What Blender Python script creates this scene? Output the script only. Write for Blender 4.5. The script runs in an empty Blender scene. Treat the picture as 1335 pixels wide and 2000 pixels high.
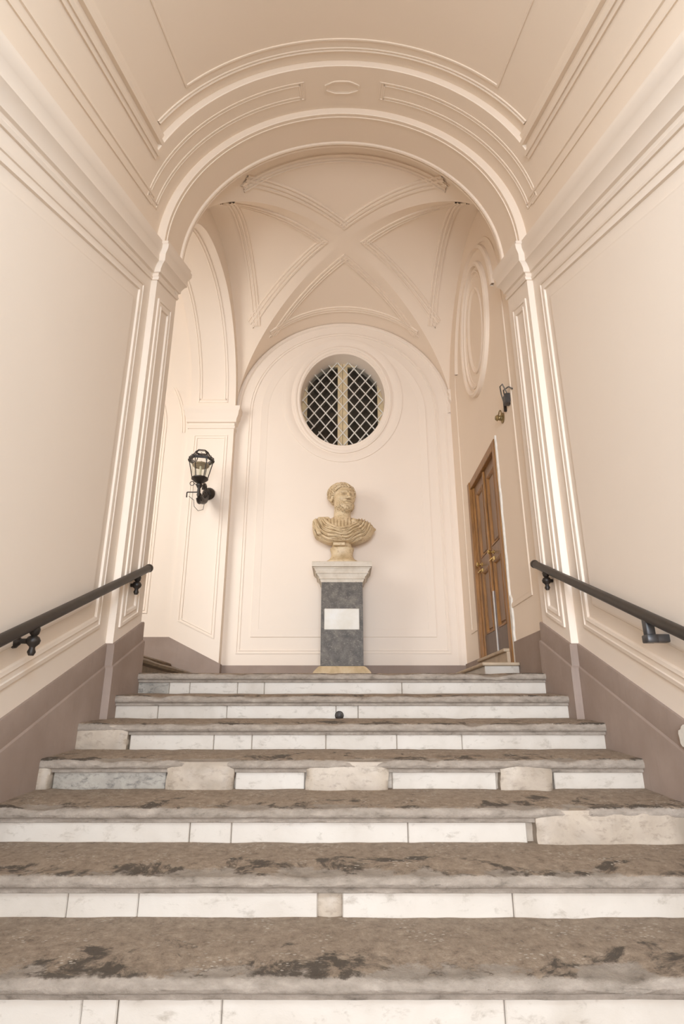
import bpy, bmesh, math, random
import numpy as np
from mathutils import Vector, Matrix, noise

# ------------------------------------------------------------------ camera
sc = bpy.context.scene
COL = sc.collection
CAM_Z = -0.316
F_PX, PITCH = 1169.0, 0.3311
cd = bpy.data.cameras.new('camera')
cam = bpy.data.objects.new('camera', cd)
COL.objects.link(cam)
cam.location = (0, 0, CAM_Z)
cam.rotation_euler = (math.pi / 2 + PITCH, 0, 0)
cd.sensor_fit = 'VERTICAL'
cd.sensor_height = 36.0
cd.lens = F_PX / 2000.0 * 36.0
cd.clip_start = 0.02
sc.camera = cam

# ------------------------------------------------------------------ light
world = bpy.data.worlds.new('daylight')
sc.world = world
world.use_nodes = True
wn = world.node_tree.nodes
bg = wn['Background']
bg.inputs[0].default_value = (0.90, 0.98, 1.10, 1)
bg.inputs[1].default_value = 0.4


def area(name, loc, target, sx, sy, power, color):
    l = bpy.data.lights.new(name, 'AREA')
    l.shape = 'RECTANGLE'
    l.size, l.size_y = sx, sy
    l.energy = power
    l.color = color
    o = bpy.data.objects.new(name, l)
    COL.objects.link(o)
    o.location = loc
    d = Vector(target) - Vector(loc)
    o.rotation_euler = d.to_track_quat('-Z', 'Y').to_euler()
    return o


# daylight of the open court at the foot of the stairs
area('court_daylight', (-0.7, -8.0, 0.2), (0.3, 7.8, 1.3), 4.6, 4.2, 1120, (0.92, 0.97, 1.05))
# daylight of the window on the side flight
area('side_window_daylight', (-3.7, 4.2, 3.0), (-2.6, 7.7, 1.9), 1.6, 2.6, 116, (0.97, 1.0, 1.0))

# added cool fill light for the vault and walls, above and behind the view
pl = bpy.data.lights.new('added_overhead_fill', 'POINT')
pl.energy = 158
pl.color = (0.52, 0.76, 1.0)
pl.shadow_soft_size = 0.42
plo = bpy.data.objects.new('added_overhead_fill', pl)
COL.objects.link(plo)
plo.location = (0.25, -0.5, 1.75)

sc.view_settings.view_transform = 'Standard'
sc.view_settings.look = 'None'
sc.view_settings.exposure = 0.07
sc.view_settings.gamma = 1.0
sc.view_settings.use_curve_mapping = False

# ------------------------------------------------------------------ constants
M = 0.4153            # slope of the stair hall (its mouldings run with the stairs)
YP = 4.12             # front of the pilasters at the stair head
W0 = 3.55             # springing of the hall vault, measured at YP
RV, RA, RB = 1.665, 1.6, 1.53
Y1, Y2, Y3 = 3.576, 4.12, 4.65
YB = 7.87
XW = 1.6
XL = -1.55            # left wall of the landing
YS = -3.4             # lower end of the hall
YJ = 7.73             # far jamb of the side arch
rnd = random.Random(4)


def sl(y):
    return M * (y - YP)


# ------------------------------------------------------------------ materials
def mat(name):
    m = bpy.data.materials.new(name)
    m.use_nodes = True
    nt = m.node_tree
    return m, nt, nt.nodes['Principled BSDF']


def N(nt, t, **k):
    n = nt.nodes.new(t)
    for a, v in k.items():
        if a.startswith('i_'):
            n.inputs[a[2:].replace('_', ' ')].default_value = v
        else:
            setattr(n, a, v)
    return n


def ramp(nt, src, stops):
    r = nt.nodes.new('ShaderNodeValToRGB')
    cr = r.color_ramp
    while len(cr.elements) < len(stops):
        cr.elements.new(0.5)
    for e, (p, c) in zip(cr.elements, stops):
        e.position = p
        e.color = (*c, 1) if len(c) == 3 else c
    nt.links.new(src, r.inputs[0])
    return r


def mix(nt, a, b, fac, mode='MIX'):
    n = nt.nodes.new('ShaderNodeMix')
    n.data_type = 'RGBA'
    n.blend_type = mode
    for s, v in ((0, fac), (6, a), (7, b)):
        if hasattr(v, 'is_output'):
            nt.links.new(v, n.inputs[s])
        else:
            n.inputs[s].default_value = v if s == 0 else (*v, 1)
    return n.outputs[2]


def nz(nt, vec, scale, detail=4, rough=0.6, dist=0.0):
    n = N(nt, 'ShaderNodeTexNoise')
    n.inputs['Scale'].default_value = scale
    n.inputs['Detail'].default_value = detail
    n.inputs['Roughness'].default_value = rough
    n.inputs['Distortion'].default_value = dist
    nt.links.new(vec, n.inputs['Vector'])
    return n.outputs['Fac']


def pos(nt):
    return N(nt, 'ShaderNodeNewGeometry').outputs['Position']


def scaled(nt, v, s):
    n = N(nt, 'ShaderNodeVectorMath', operation='MULTIPLY')
    nt.links.new(v, n.inputs[0])
    n.inputs[1].default_value = s
    return n.outputs[0]


def bump(nt, b, h, strength, dist=0.01):
    n = N(nt, 'ShaderNodeBump')
    n.inputs['Strength'].default_value = strength
    n.inputs['Distance'].default_value = dist
    nt.links.new(h, n.inputs['Height'])
    nt.links.new(n.outputs[0], b.inputs['Normal'])


def plaster(name, c1, c2):
    m, nt, b = mat(name)
    p = pos(nt)
    f = nz(nt, p, 0.9, 5)
    col = ramp(nt, f, [(0.3, c1), (0.7, c2)])
    nt.links.new(col.outputs[0], b.inputs['Base Color'])
    b.inputs['Roughness'].default_value = 0.75
    b.inputs['Specular IOR Level'].default_value = 0.25
    bump(nt, b, nz(nt, p, 14, 4), 0.10, 0.004)
    return m


PLASTER_BOUNCE = plaster('plaster_bounce_lit', (0.905, 0.75, 0.605), (0.925, 0.77, 0.625))  # vaults and landing: same paint, warm bounced light put into the colour
PLASTER_DIRECT = plaster('plaster_direct_lit', (0.90, 0.77, 0.65), (0.92, 0.79, 0.67))  # hall, back and side walls: same paint, whiter direct light put into the colour


def stone_wash(name, c1, c2, c3):
    m, nt, b = mat(name)
    p = pos(nt)
    f = nz(nt, p, 2.2, 6)
    col = ramp(nt, f, [(0.3, c1), (0.5, c2), (0.72, c3)])
    g = nz(nt, scaled(nt, p, (14, 14, 1.6)), 1.6, 5)
    c = mix(nt, col.outputs[0], (0.24, 0.19, 0.16), ramp(nt, g, [(0.56, (0, 0, 0)), (0.8, (0.35, 0.35, 0.35))]).outputs[0])
    nt.links.new(c, b.inputs['Base Color'])
    b.inputs['Roughness'].default_value = 0.7
    bump(nt, b, nz(nt, p, 40, 5), 0.25, 0.004)
    return m


SKIRT = stone_wash('taupe_skirting', (0.30, 0.218, 0.172), (0.335, 0.248, 0.20), (0.38, 0.287, 0.235))


def tread_material():
    m, nt, b = mat('worn_travertine_tread')
    p = pos(nt)
    oc = N(nt, 'ShaderNodeTexCoord').outputs['Object']
    sx = N(nt, 'ShaderNodeSeparateXYZ')
    nt.links.new(oc, sx.inputs[0])
    # front face grey stone
    f = nz(nt, scaled(nt, p, (5, 5, 12)), 2.5, 7, 0.65)
    grey = ramp(nt, f, [(0.26, (0.17, 0.135, 0.105)), (0.40, (0.33, 0.27, 0.215)), (0.58, (0.42, 0.345, 0.28)), (0.78, (0.54, 0.455, 0.375))])
    # dirty top
    f2 = nz(nt, scaled(nt, p, (1.0, 0.9, 1)), 26, 9, 0.80, 0.1)
    top = ramp(nt, f2, [(0.30, (0.13, 0.09, 0.06)), (0.44, (0.30, 0.22, 0.155)), (0.58, (0.40, 0.30, 0.215)), (0.75, (0.56, 0.445, 0.335))])
    # dark patches of worn-in grime
    f3 = nz(nt, scaled(nt, p, (1.0, 1.0, 1)), 4.6, 9, 0.70, 0.5)
    ym = N(nt, 'ShaderNodeMapRange')
    nt.links.new(sx.outputs[1], ym.inputs[0])
    for i, v in zip((1, 2, 3, 4), (0.02, 0.30, 0.07, -0.10)):
        ym.inputs[i].default_value = v
    ad = N(nt, 'ShaderNodeMath', operation='ADD')
    nt.links.new(f3, ad.inputs[0])
    nt.links.new(ym.outputs[0], ad.inputs[1])
    dark = ramp(nt, ad.outputs[0], [(0.525, (0, 0, 0)), (0.585, (0.92, 0.92, 0.92))])
    top2 = mix(nt, top.outputs[0], (0.075, 0.056, 0.040), dark.outputs[0])
    # pale specks
    v = N(nt, 'ShaderNodeTexVoronoi')
    v.inputs['Scale'].default_value = 70
    nt.links.new(scaled(nt, p, (0.6, 1, 1)), v.inputs['Vector'])
    spk = ramp(nt, v.outputs['Distance'], [(0.0, (1, 1, 1)), (0.22, (1, 1, 1)), (0.27, (0, 0, 0))])
    spn = ramp(nt, nz(nt, p, 6, 3), [(0.5, (0, 0, 0)), (0.60, (0.8, 0.8, 0.8))])
    sm = mix(nt, spk.outputs[0], spn.outputs[0], 1.0, 'MULTIPLY')
    top3 = mix(nt, top2, (0.60, 0.52, 0.43), sm)
    # front / top mask from local height, torn by noise
    n4 = nz(nt, scaled(nt, p, (1, 1, 1)), 16, 6, 0.7)
    mr = N(nt, 'ShaderNodeMath', operation='MULTIPLY_ADD')
    nt.links.new(n4, mr.inputs[0])
    mr.inputs[1].default_value = -0.03
    nt.links.new(sx.outputs[2], mr.inputs[2])
    msk = ramp(nt, mr.outputs[0], [(0.0, (0, 0, 0)), (0.004, (1, 1, 1))])
    of = N(nt, 'ShaderNodeMath', operation='ADD')
    nt.links.new(mr.outputs[0], of.inputs[0])
    of.inputs[1].default_value = 0.0235
    nt.links.new(of.outputs[0], msk.inputs[0])
    col = mix(nt, grey.outputs[0], top3, msk.outputs[0])
    nt.links.new(col, b.inputs['Base Color'])
    b.inputs['Roughness'].default_value = 0.72
    h = N(nt, 'ShaderNodeMath', operation='ADD')
    nt.links.new(nz(nt, p, 60, 6, 0.7), h.inputs[0])
    nt.links.new(f2, h.inputs[1])
    bump(nt, b, h.outputs[0], 0.8, 0.010)
    return m


TREAD = tread_material()


def marble(name, c1, c2, c3, dirt, scale=3.0, dirt_lo=0.60):
    m, nt, b = mat(name)
    p = pos(nt)
    f = nz(nt, p, scale, 6, 0.6, 0.5)
    col = ramp(nt, f, [(0.3, c1), (0.5, c2), (0.7, c3)])
    g = nz(nt, scaled(nt, p, (1, 1, 1.8)), scale * 4, 8, 0.7, 0.3)
    c = mix(nt, col.outputs[0], dirt, ramp(nt, g, [(dirt_lo, (0, 0, 0)), (dirt_lo + 0.16, (0.8, 0.8, 0.8))]).outputs[0])
    nt.links.new(c, b.inputs['Base Color'])
    b.inputs['Roughness'].default_value = 0.5
    bump(nt, b, g, 0.25, 0.004)
    return m


RISER = marble('white_marble_riser', (0.50, 0.43, 0.355), (0.575, 0.505, 0.43), (0.615, 0.55, 0.475), (0.33, 0.27, 0.21), 3.0, 0.555)
GREYBLOCK = marble('grey_stone_block', (0.25, 0.215, 0.175), (0.33, 0.29, 0.24), (0.44, 0.39, 0.325), (0.12, 0.105, 0.09), 6.0, 0.48)
CEMENT = marble('cement_repair', (0.33, 0.265, 0.20), (0.43, 0.345, 0.265), (0.52, 0.43, 0.335), (0.27, 0.21, 0.155), 5.0, 0.52)
def add_crevice_tone(m, col, lo=0.40, hi=0.50):  # mixes a second tint into the hollows of the mesh
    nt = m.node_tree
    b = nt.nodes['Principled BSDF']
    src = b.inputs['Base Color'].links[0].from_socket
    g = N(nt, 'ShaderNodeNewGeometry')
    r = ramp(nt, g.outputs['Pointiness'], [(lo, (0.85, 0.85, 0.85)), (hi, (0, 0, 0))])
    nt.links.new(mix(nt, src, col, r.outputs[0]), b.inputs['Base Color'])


BUST = marble('aged_cream_marble', (0.57, 0.415, 0.235), (0.70, 0.53, 0.32), (0.78, 0.62, 0.41), (0.30, 0.18, 0.085), 6.0, 0.53)
add_crevice_tone(BUST, (0.20, 0.115, 0.05), 0.445, 0.498)
PCAP = marble('pale_pedestal_marble', (0.56, 0.46, 0.345), (0.66, 0.565, 0.45), (0.71, 0.62, 0.51), (0.38, 0.28, 0.18), 6.0, 0.58)
PBASE = marble('ochre_pedestal_marble', (0.50, 0.36, 0.20), (0.62, 0.46, 0.27), (0.70, 0.55, 0.36), (0.36, 0.24, 0.12), 8.0, 0.60)
PSHAFT = marble('grey_veined_marble', (0.050, 0.040, 0.031), (0.105, 0.086, 0.067), (0.19, 0.158, 0.125), (0.40, 0.34, 0.27), 11.0, 0.545)
PLAQUE = marble('blank_white_plaque', (0.76, 0.70, 0.60), (0.82, 0.77, 0.69), (0.85, 0.82, 0.77), (0.66, 0.57, 0.45), 5.0, 0.66)
BROWNSTONE = marble('brown_stone_step', (0.11, 0.068, 0.032), (0.17, 0.11, 0.055), (0.24, 0.165, 0.09), (0.07, 0.045, 0.025), 8.0, 0.58)
PAVING = marble('pale_stone_floor', (0.38, 0.33, 0.28), (0.45, 0.40, 0.34), (0.52, 0.46, 0.40), (0.26, 0.21, 0.17), 3.0, 0.60)


def simple(name, col, rough=0.5, metal=0.0, var=0.15, sc_=8.0, stretch=(1, 1, 1)):
    m, nt, b = mat(name)
    p = pos(nt)
    f = nz(nt, scaled(nt, p, stretch), sc_, 5)
    lo = tuple(c * (1 - var) for c in col)
    hi = tuple(min(1, c * (1 + var)) for c in col)
    r = ramp(nt, f, [(0.3, lo), (0.7, hi)])
    nt.links.new(r.outputs[0], b.inputs['Base Color'])
    b.inputs['Roughness'].default_value = rough
    b.inputs['Metallic'].default_value = metal
    return m


IRON = simple('dark_bronze_iron', (0.035, 0.027, 0.022), 0.42, 0.35, 0.3, 20)
RAILM = simple('brown_painted_rail', (0.036, 0.027, 0.021), 0.42, 0.2, 0.2, 10)
GREYIRON = simple('grey_iron', (0.09, 0.085, 0.085), 0.45, 0.5, 0.2, 15)
BRASS = simple('worn_brass', (0.62, 0.43, 0.16), 0.3, 0.9, 0.2, 20)
WOODF = simple('orange_brown_wood', (0.30, 0.135, 0.035), 0.42, 0, 0.40, 6, (8, 8, 0.8))
WOODP = simple('brown_door_wood', (0.235, 0.125, 0.062), 0.40, 0, 0.30, 6, (8, 8, 0.8))
WOODK = simple('grey_brown_kick_wood', (0.17, 0.115, 0.085), 0.5, 0, 0.2, 6, (8, 8, 0.8))
SILL = simple('tan_threshold_stone', (0.50, 0.38, 0.26), 0.55, 0, 0.15, 8)
CASE = simple('cream_casement_paint', (0.70, 0.55, 0.34), 0.5, 0, 0.12, 8)
LATT = simple('white_lattice_paint', (0.78, 0.73, 0.66), 0.5, 0, 0.05, 8)
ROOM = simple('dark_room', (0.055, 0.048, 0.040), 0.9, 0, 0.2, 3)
LATH = simple('bare_white_plaster', (0.82, 0.76, 0.68), 0.85, 0, 0.08, 20)
CABLE = simple('grey_cable', (0.16, 0.14, 0.12), 0.6, 0, 0.1, 10)
CANDLE = simple('ivory_candle_tube', (0.80, 0.70, 0.50), 0.5, 0, 0.05, 10)
COURT = simple('court_paving', (0.45, 0.40, 0.34), 0.8, 0, 0.15, 2)
CHROME = simple('steel_rod', (0.55, 0.53, 0.52), 0.3, 0.8, 0.1, 10)


def glass(name, dark=False):
    m, nt, b = mat(name)
    b.inputs['Base Color'].default_value = (0.93, 0.95, 0.93, 1)
    b.inputs['Roughness'].default_value = 0.05
    b.inputs['Transmission Weight'].default_value = 1.0
    b.inputs['IOR'].default_value = 1.12 if not dark else 1.45
    return m


GLASS = glass('clear_lantern_glass')
PANE = glass('window_glass', True)

# ------------------------------------------------------------------ mesh helper
ORG = {}


class MB:
    def __init__(s):
        s.v, s.f = [], []

    def add(s, vs, fs):
        b = len(s.v)
        s.v.extend([tuple(map(float, p)) for p in vs])
        s.f.extend([tuple(b + i for i in f) for f in fs])

    def box(s, x0, x1, y0, y1, z0, z1):
        s.add([(x0, y0, z0), (x1, y0, z0), (x1, y1, z0), (x0, y1, z0),
               (x0, y0, z1), (x1, y0, z1), (x1, y1, z1), (x0, y1, z1)],
              [(3, 2, 1, 0), (4, 5, 6, 7), (0, 1, 5, 4), (1, 2, 6, 5), (2, 3, 7, 6), (3, 0, 4, 7)])

    def bbox(s, x0, x1, y0, y1, z0, z1, bv):
        """box with bevelled edges"""
        bm = bmesh.new()
        bmesh.ops.create_cube(bm, size=1)
        for v in bm.verts:
            v.co = Vector(((x0 + x1) / 2 + v.co.x * (x1 - x0), (y0 + y1) / 2 + v.co.y * (y1 - y0), (z0 + z1) / 2 + v.co.z * (z1 - z0)))
        bmesh.ops.bevel(bm, geom=bm.edges[:], offset=bv, segments=1, affect='EDGES')
        bm.verts.index_update()
        s.add([v.co for v in bm.verts], [[v.index for v in f.verts] for f in bm.faces])
        bm.free()

    def grid(s, rows, close_u=False, close_v=False):
        nr, nc = len(rows), len(rows[0])
        fs = []
        for i in range(nr if close_u else nr - 1):
            for j in range(nc if close_v else nc - 1):
                a, b2 = i, (i + 1) % nr
                c, d = j, (j + 1) % nc
                fs.append((a * nc + c, a * nc + d, b2 * nc + d, b2 * nc + c))
        s.add([p for r in rows for p in r], fs)

    def prism(s, poly, fn0, fn1):
        """poly of 2-D points swept from mapping fn0 to fn1, capped"""
        n = len(poly)
        s.add([fn0(*p) for p in poly] + [fn1(*p) for p in poly],
              [tuple(range(n))[::-1], tuple(range(n, 2 * n))] + [(i, (i + 1) % n, n + (i + 1) % n, n + i) for i in range(n)])

    def tube(s, path, r, n=8, cap=True):
        path = [Vector(p) for p in path]
        rr = r if isinstance(r, (list, tuple)) else [r] * len(path)
        rows = []
        up = Vector((0.13, 0.27, 1)).normalized()
        prev = None
        for i, p in enumerate(path):
            t = (path[min(i + 1, len(path) - 1)] - path[max(i - 1, 0)]).normalized()
            if prev is None:
                a = t.cross(up)
                if a.length < 0.1:
                    a = t.cross(Vector((1, 0, 0)))
            else:
                a = prev - t * prev.dot(t)
            a.normalize()
            prev = a
            b = t.cross(a)
            rows.append([p + (a * math.cos(q) + b * math.sin(q)) * rr[i] for q in [2 * math.pi * k / n for k in range(n)]])
        b0 = len(s.v)
        s.grid(rows, close_v=True)
        if cap:
            s.f.append(tuple(b0 + k for k in range(n))[::-1])
            s.f.append(tuple(b0 + (len(rows) - 1) * n + k for k in range(n)))

    def lathe(s, prof, c, n=24, axis=(0, 0, 1)):
        ax = Vector(axis).normalized()
        q = Vector((0, 0, 1)).rotation_difference(ax)
        rows = []
        for r, h in prof:
            rows.append([Vector(c) + q @ Vector((max(r, 1e-4) * math.cos(2 * math.pi * k / n), max(r, 1e-4) * math.sin(2 * math.pi * k / n), h)) for k in range(n)])
        b0 = len(s.v)
        s.grid(rows, close_v=True)
        s.f.append(tuple(b0 + k for k in range(n))[::-1])
        s.f.append(tuple(b0 + (len(rows) - 1) * n + k for k in range(n)))

    def ball(s, c, r, n=12, squash=(1, 1, 1)):
        rows = []
        for i in range(n // 2 + 1):
            a = -math.pi / 2 + math.pi * i / (n // 2)
            rows.append([(c[0] + r * squash[0] * max(math.cos(a), 1e-3) * math.cos(2 * math.pi * k / n), c[1] + r * squash[1] * max(math.cos(a), 1e-3) * math.sin(2 * math.pi * k / n), c[2] + r * squash[2] * math.sin(a)) for k in range(n)])
        s.grid(rows, close_v=True)

    def build(s, name, m, parent=None, origin=None, smooth=True, angle=32, fix=True):
        vs = np.array(s.v, dtype=float)
        if origin is None:
            lo, hi = vs.min(0), vs.max(0)
            origin = ((lo[0] + hi[0]) / 2, (lo[1] + hi[1]) / 2, lo[2])
        origin = Vector(origin)
        me = bpy.data.meshes.new(name)
        me.from_pydata((vs - np.array(origin)).tolist(), [], s.f)
        me.update()
        if fix:
            bm = bmesh.new()
            bm.from_mesh(me)
            bmesh.ops.recalc_face_normals(bm, faces=bm.faces)
            bm.to_mesh(me)
            bm.free()
        me.materials.append(m)
        if smooth:
            me.polygons.foreach_set('use_smooth', [True] * len(me.polygons))
            me.set_sharp_from_angle(angle=math.radians(angle))
        o = bpy.data.objects.new(name, me)
        COL.objects.link(o)
        po = Vector((0, 0, 0))
        if parent is not None:
            o.parent = parent
            po = ORG[parent.name]
        o.location = origin - po
        ORG[o.name] = origin
        return o


def thing(name, label, cat, loc, group=None):
    o = bpy.data.objects.new(name, None)
    COL.objects.link(o)
    o.empty_display_size = 0.1
    o.location = loc
    ORG[o.name] = Vector(loc)
    o['label'] = label
    o['category'] = cat
    if group:
        o['group'] = group
    return o


def struct(o, label):
    o['kind'] = 'structure'
    o['label'] = label
    return o


def offset_poly(poly, d, closed=True):
    n = len(poly)
    out = []
    for i in range(n):
        p = np.array(poly[i])
        if closed or 0 < i < n - 1:
            a = p - np.array(poly[i - 1])
            b = np.array(poly[(i + 1) % n]) - p
        elif i == 0:
            a = b = np.array(poly[1]) - p
        else:
            a = b = p - np.array(poly[i - 1])
        a = a / np.linalg.norm(a)
        b = b / np.linalg.norm(b)
        na = np.array((-a[1], a[0]))
        nb = np.array((-b[1], b[0]))
        m_ = na + nb
        m_ = m_ / np.linalg.norm(m_)
        out.append(tuple(p + m_ * d / max(0.35, float(m_ @ na))))
    return out


def strip(mb, poly, prof, fn, closed=True):
    """moulding of profile [(inset, height)] along a polyline (counter-clockwise = inset inward)"""
    rings = []
    for d, h in prof:
        q = offset_poly(poly, d, closed)
        rings.append([fn(a, b, h) for a, b in q])
    mb.grid(rings, close_v=closed)


def dens(poly, n, closed=True):
    out = []
    m_ = len(poly)
    for i in range(m_ if closed else m_ - 1):
        a, b = np.array(poly[i]), np.array(poly[(i + 1) % m_])
        for k in range(n):
            out.append(tuple(a + (b - a) * k / n))
    if not closed:
        out.append(tuple(poly[-1]))
    return out


BEAD = [(0, -0.004), (0, 0.012), (0.022, 0.016), (0.026, 0.008), (0.056, 0.009), (0.060, 0.017), (0.080, 0.014), (0.088, -0.004)]
BEAD3 = [(0, -0.01), (0, 0.016), (0.022, 0.018), (0.026, 0.006), (0.046, 0.008), (0.050, 0.020), (0.070, 0.018), (0.074, 0.006), (0.09, 0.008), (0.094, 0.018), (0.108, 0.015), (0.114, -0.01)]
THIN = [(0, -0.004), (0.002, 0.009), (0.012, 0.012), (0.022, 0.009), (0.024, -0.004)]
DOUBLE = [(0, -0.004), (0.001, 0.010), (0.014, 0.012), (0.017, 0.003), (0.034, 0.003), (0.037, 0.012), (0.050, 0.010), (0.052, -0.004)]

# ------------------------------------------------------------------ hall walls
for side, sg in (('left', -1), ('right', 1)):
    mb = MB()
    poly = [(YS, -2.3), (Y3, -2.3), (Y3, W0 + sl(Y3)), (YS, W0 + sl(YS))]
    mb.prism(poly, lambda a, b: (sg * XW, a, b), lambda a, b: (sg * 1.95, a, b))
    # pilaster at the stair head
    poly = [(Y2, -1.2), (Y3, -1.2), (Y3, W0 + sl(Y3)), (Y2, W0)]
    mb.prism(poly, lambda a, b: (sg * 1.55, a, b), lambda a, b: (sg * 1.62, a, b))
    wall = struct(mb.build('wall_' + side, PLASTER_DIRECT, origin=(sg * 1.6, 1.5, -1.0)),
                  'plaster wall of the stair hall on the %s, with its pilaster' % side)
    fn = lambda a, b, h: (sg * (XW - h), a, b)
    # large panel frame
    ya, yb = YS + 0.1, 3.965
    P4 = [(ya, 0.31 + sl(ya)), (yb, 0.31 + sl(yb)), (yb, 3.06 + sl(yb)), (ya, 3.06 + sl(ya))]
    mb = MB()
    strip(mb, P4, BEAD, fn)
    mb.build('panel_moulding', PLASTER_DIRECT, wall)
    mb = MB()
    strip(mb, P4, [(0.165, -0.004), (0.178, 0.012), (0.19, 0.014)], fn)
    q = offset_poly(P4, 0.19)
    mb.add([fn(a, b, 0.014) for a, b in q], [(0, 1, 2, 3)])
    mb.build('raised_panel_field', PLASTER_DIRECT, wall)
    # narrow panel of the pilaster
    fnp = lambda a, b, h: (sg * (1.55 - h), a, b)
    P4 = [(4.185, 0.25 + sl(4.185)), (4.525, 0.25 + sl(4.525)), (4.525, 3.0 + sl(4.525)), (4.185, 3.0 + sl(4.185))]
    mb = MB()
    strip(mb, P4, BEAD, fnp)
    mb.build('pilaster_moulding', PLASTER_DIRECT, wall)
    # impost cornice running with the stairs and wrapping the pilaster
    path = [(XW, YS), (XW, Y2), (1.55, Y2), (1.55, Y3), (1.63, Y3)]
    prof = [(-0.02, 3.155), (0.012, 3.16), (0.018, 3.185), (0.008, 3.20), (0.008, 3.225), (0.026, 3.235), (0.030, 3.27),
            (0.050, 3.31), (0.070, 3.33), (0.070, 3.40), (0.080, 3.42), (0.094, 3.45), (0.096, 3.49), (0.085, 3.505), (0.085, 3.53), (-0.02, 3.535)]
    mb = MB()
    rings = []
    for d, w_ in prof:
        if sg > 0:
            qq = offset_poly([(x, y) for x, y in path], d, False)
        else:
            qq = offset_poly([(-x, y) for x, y in path], -d, False)
        rings.append([(x, y, w_ + sl(y)) for x, y in qq])
    mb.grid(rings)
    mb.build('impost_cornice', PLASTER_DIRECT, wall)
    # skirting
    path = [(XW, YS), (XW, Y2), (1.55, Y2), (1.55, Y3), (1.62, Y3)]
    prof = [(0.034, -0.95), (0.034, 0.000), (0.031, 0.012), (0.021, 0.020), (0.020, 0.150), (0.016, 0.160), (-0.02, 0.161)]
    mb = MB()
    rings = []
    for d, w_ in prof:
        qq = offset_poly([(-sg * -x, y) for x, y in path] if sg > 0 else [(-x, y) for x, y in path], d if sg > 0 else -d, False)
        rings.append([(x, y, w_ + sl(y)) for x, y in qq])
    mb.grid(rings)
    sk = struct(mb.build('baseboard_' + side, SKIRT), 'taupe painted skirting sloping up with the stairs along the %s wall' % side)
    if sg > 0:
        mb = MB()
        cen = (2.90, -0.40)
        ring = []
        for k in range(22):
            a = 2 * math.pi * k / 22
            rr = 0.06 + 0.025 * noise.noise((math.cos(a) * 2.2, math.sin(a) * 2.2, 5.0))
            ring.append((cen[0] + rr * 1.15 * math.cos(a), cen[1] + rr * 0.85 * math.sin(a)))
        mb.grid([[(XW - 0.018, a, b) for a, b in ring], [(XW - 0.039, a, b) for a, b in ring]], close_v=True)
        mb.f.append(tuple(range(22, 44)))
        o = mb.build('bare_plaster_chip', LATH, sk)
        o['label'] = 'white chip where the skirting paint has come off'

# ------------------------------------------------------------------ ceiling: hall vault and arches


def arc(R, n, a0=0.0, a1=math.pi, zc=W0):
    return [(-R * math.cos(a0 + (a1 - a0) * k / n), zc + R * math.sin(a0 + (a1 - a0) * k / n)) for k in range(n + 1)]


aC = math.asin((4.114 - W0) / RA)
n = 96
half = []
half += [(-RA * math.cos(aC * k / 12), W0 + RA * math.sin(aC * k / 12)) for k in range(12)]
for da, R in ((0, RA), (0.0, 1.586), (0.012, 1.584), (0.013, 1.592), (0.022, 1.590), (0.023, 1.578), (0.040, 1.574), (0.046, 1.590), (0.06, 1.612), (0.085, 1.630), (0.090, 1.598), (0.110, 1.600), (0.125, 1.632), (0.150, 1.640), (0.158, RV)):
    half.append((-R * math.cos(aC + da), W0 + R * math.sin(aC + da)))
a2 = aC + 0.158
mid = [(-RV * math.cos(a2 + (math.pi - 2 * a2) * k / n), W0 + RV * math.sin(a2 + (math.pi - 2 * a2) * k / n)) for k in range(1, n)]
prof = half + mid + [(-x, z) for x, z in half[::-1]]
mb = MB()
outer = [(-1.95, W0 - 0.05), (-1.95, 5.6), (1.95, 5.6), (1.95, W0 - 0.05)]
mb.grid([[(x, YS, z + sl(YS)) for x, z in prof], [(x, Y1 + 0.02, z + sl(Y1 + 0.02)) for x, z in prof]])
mb.grid([[(x, YS, z + sl(YS)) for x, z in outer], [(x, Y1 + 0.02, z + sl(Y1 + 0.02)) for x, z in outer]])
ceil = struct(mb.build('ceiling', PLASTER_BOUNCE, origin=(0, 1.5, 3.5), angle=22), 'plain barrel vault of the stair hall rising with the stairs')
# thin mouldings on the hall vault


def vmap(s_, y, h):
    a = s_ / RV
    return ((RV - h) * math.sin(a), y, W0 + (RV - h) * math.cos(a) + sl(y))


def vault_solve(px, py):
    # where a sight line meets the hall vault: used only to read off the panel corner below
    pass


SP = 1.665 * 0.83     # half width of the vault panel, along the curve
mb = MB()
P4 = dens([(-SP, YS + 0.1), (SP, YS + 0.1), (SP, 3.36), (-SP, 3.36)], 60)
strip(mb, P4, THIN, vmap)
mb.build('vault_panel_moulding', PLASTER_BOUNCE, ceil)
mb = MB()
SE = 1.665 * (math.pi / 2 - a2) - 0.01
line = [(-SE + 2 * SE * k / 90, 3.475) for k in range(91)]
strip(mb, line[::-1], [(0, -0.004), (0.001, 0.012), (0.012, 0.016), (0.022, 0.012), (0.024, 0.006), (0.036, 0.006), (0.037, 0.012), (0.044, 0.010), (0.046, -0.004)], vmap, closed=False)
mb.build('arch_side_moulding', PLASTER_BOUNCE, ceil)
# pair of fillets on the lower curve of the vault
mb = MB()
for sg in (-1, 1):
    rows = []
    for a, h in ((0.160, -0.004), (0.161, 0.010), (0.172, 0.012), (0.175, 0.003), (0.205, 0.003), (0.208, 0.014), (0.222, 0.012), (0.232, -0.004)):
        rows.append([(sg * (RA - h) * math.cos(a), y, W0 + (RA - h) * math.sin(a) + sl(y)) for y in (YS, Y1 + 0.27)])
    mb.grid(rows)
    for yy in (Y1 + 0.27,):
        pass
mb.build('spring_fillets', PLASTER_BOUNCE, ceil)


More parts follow.
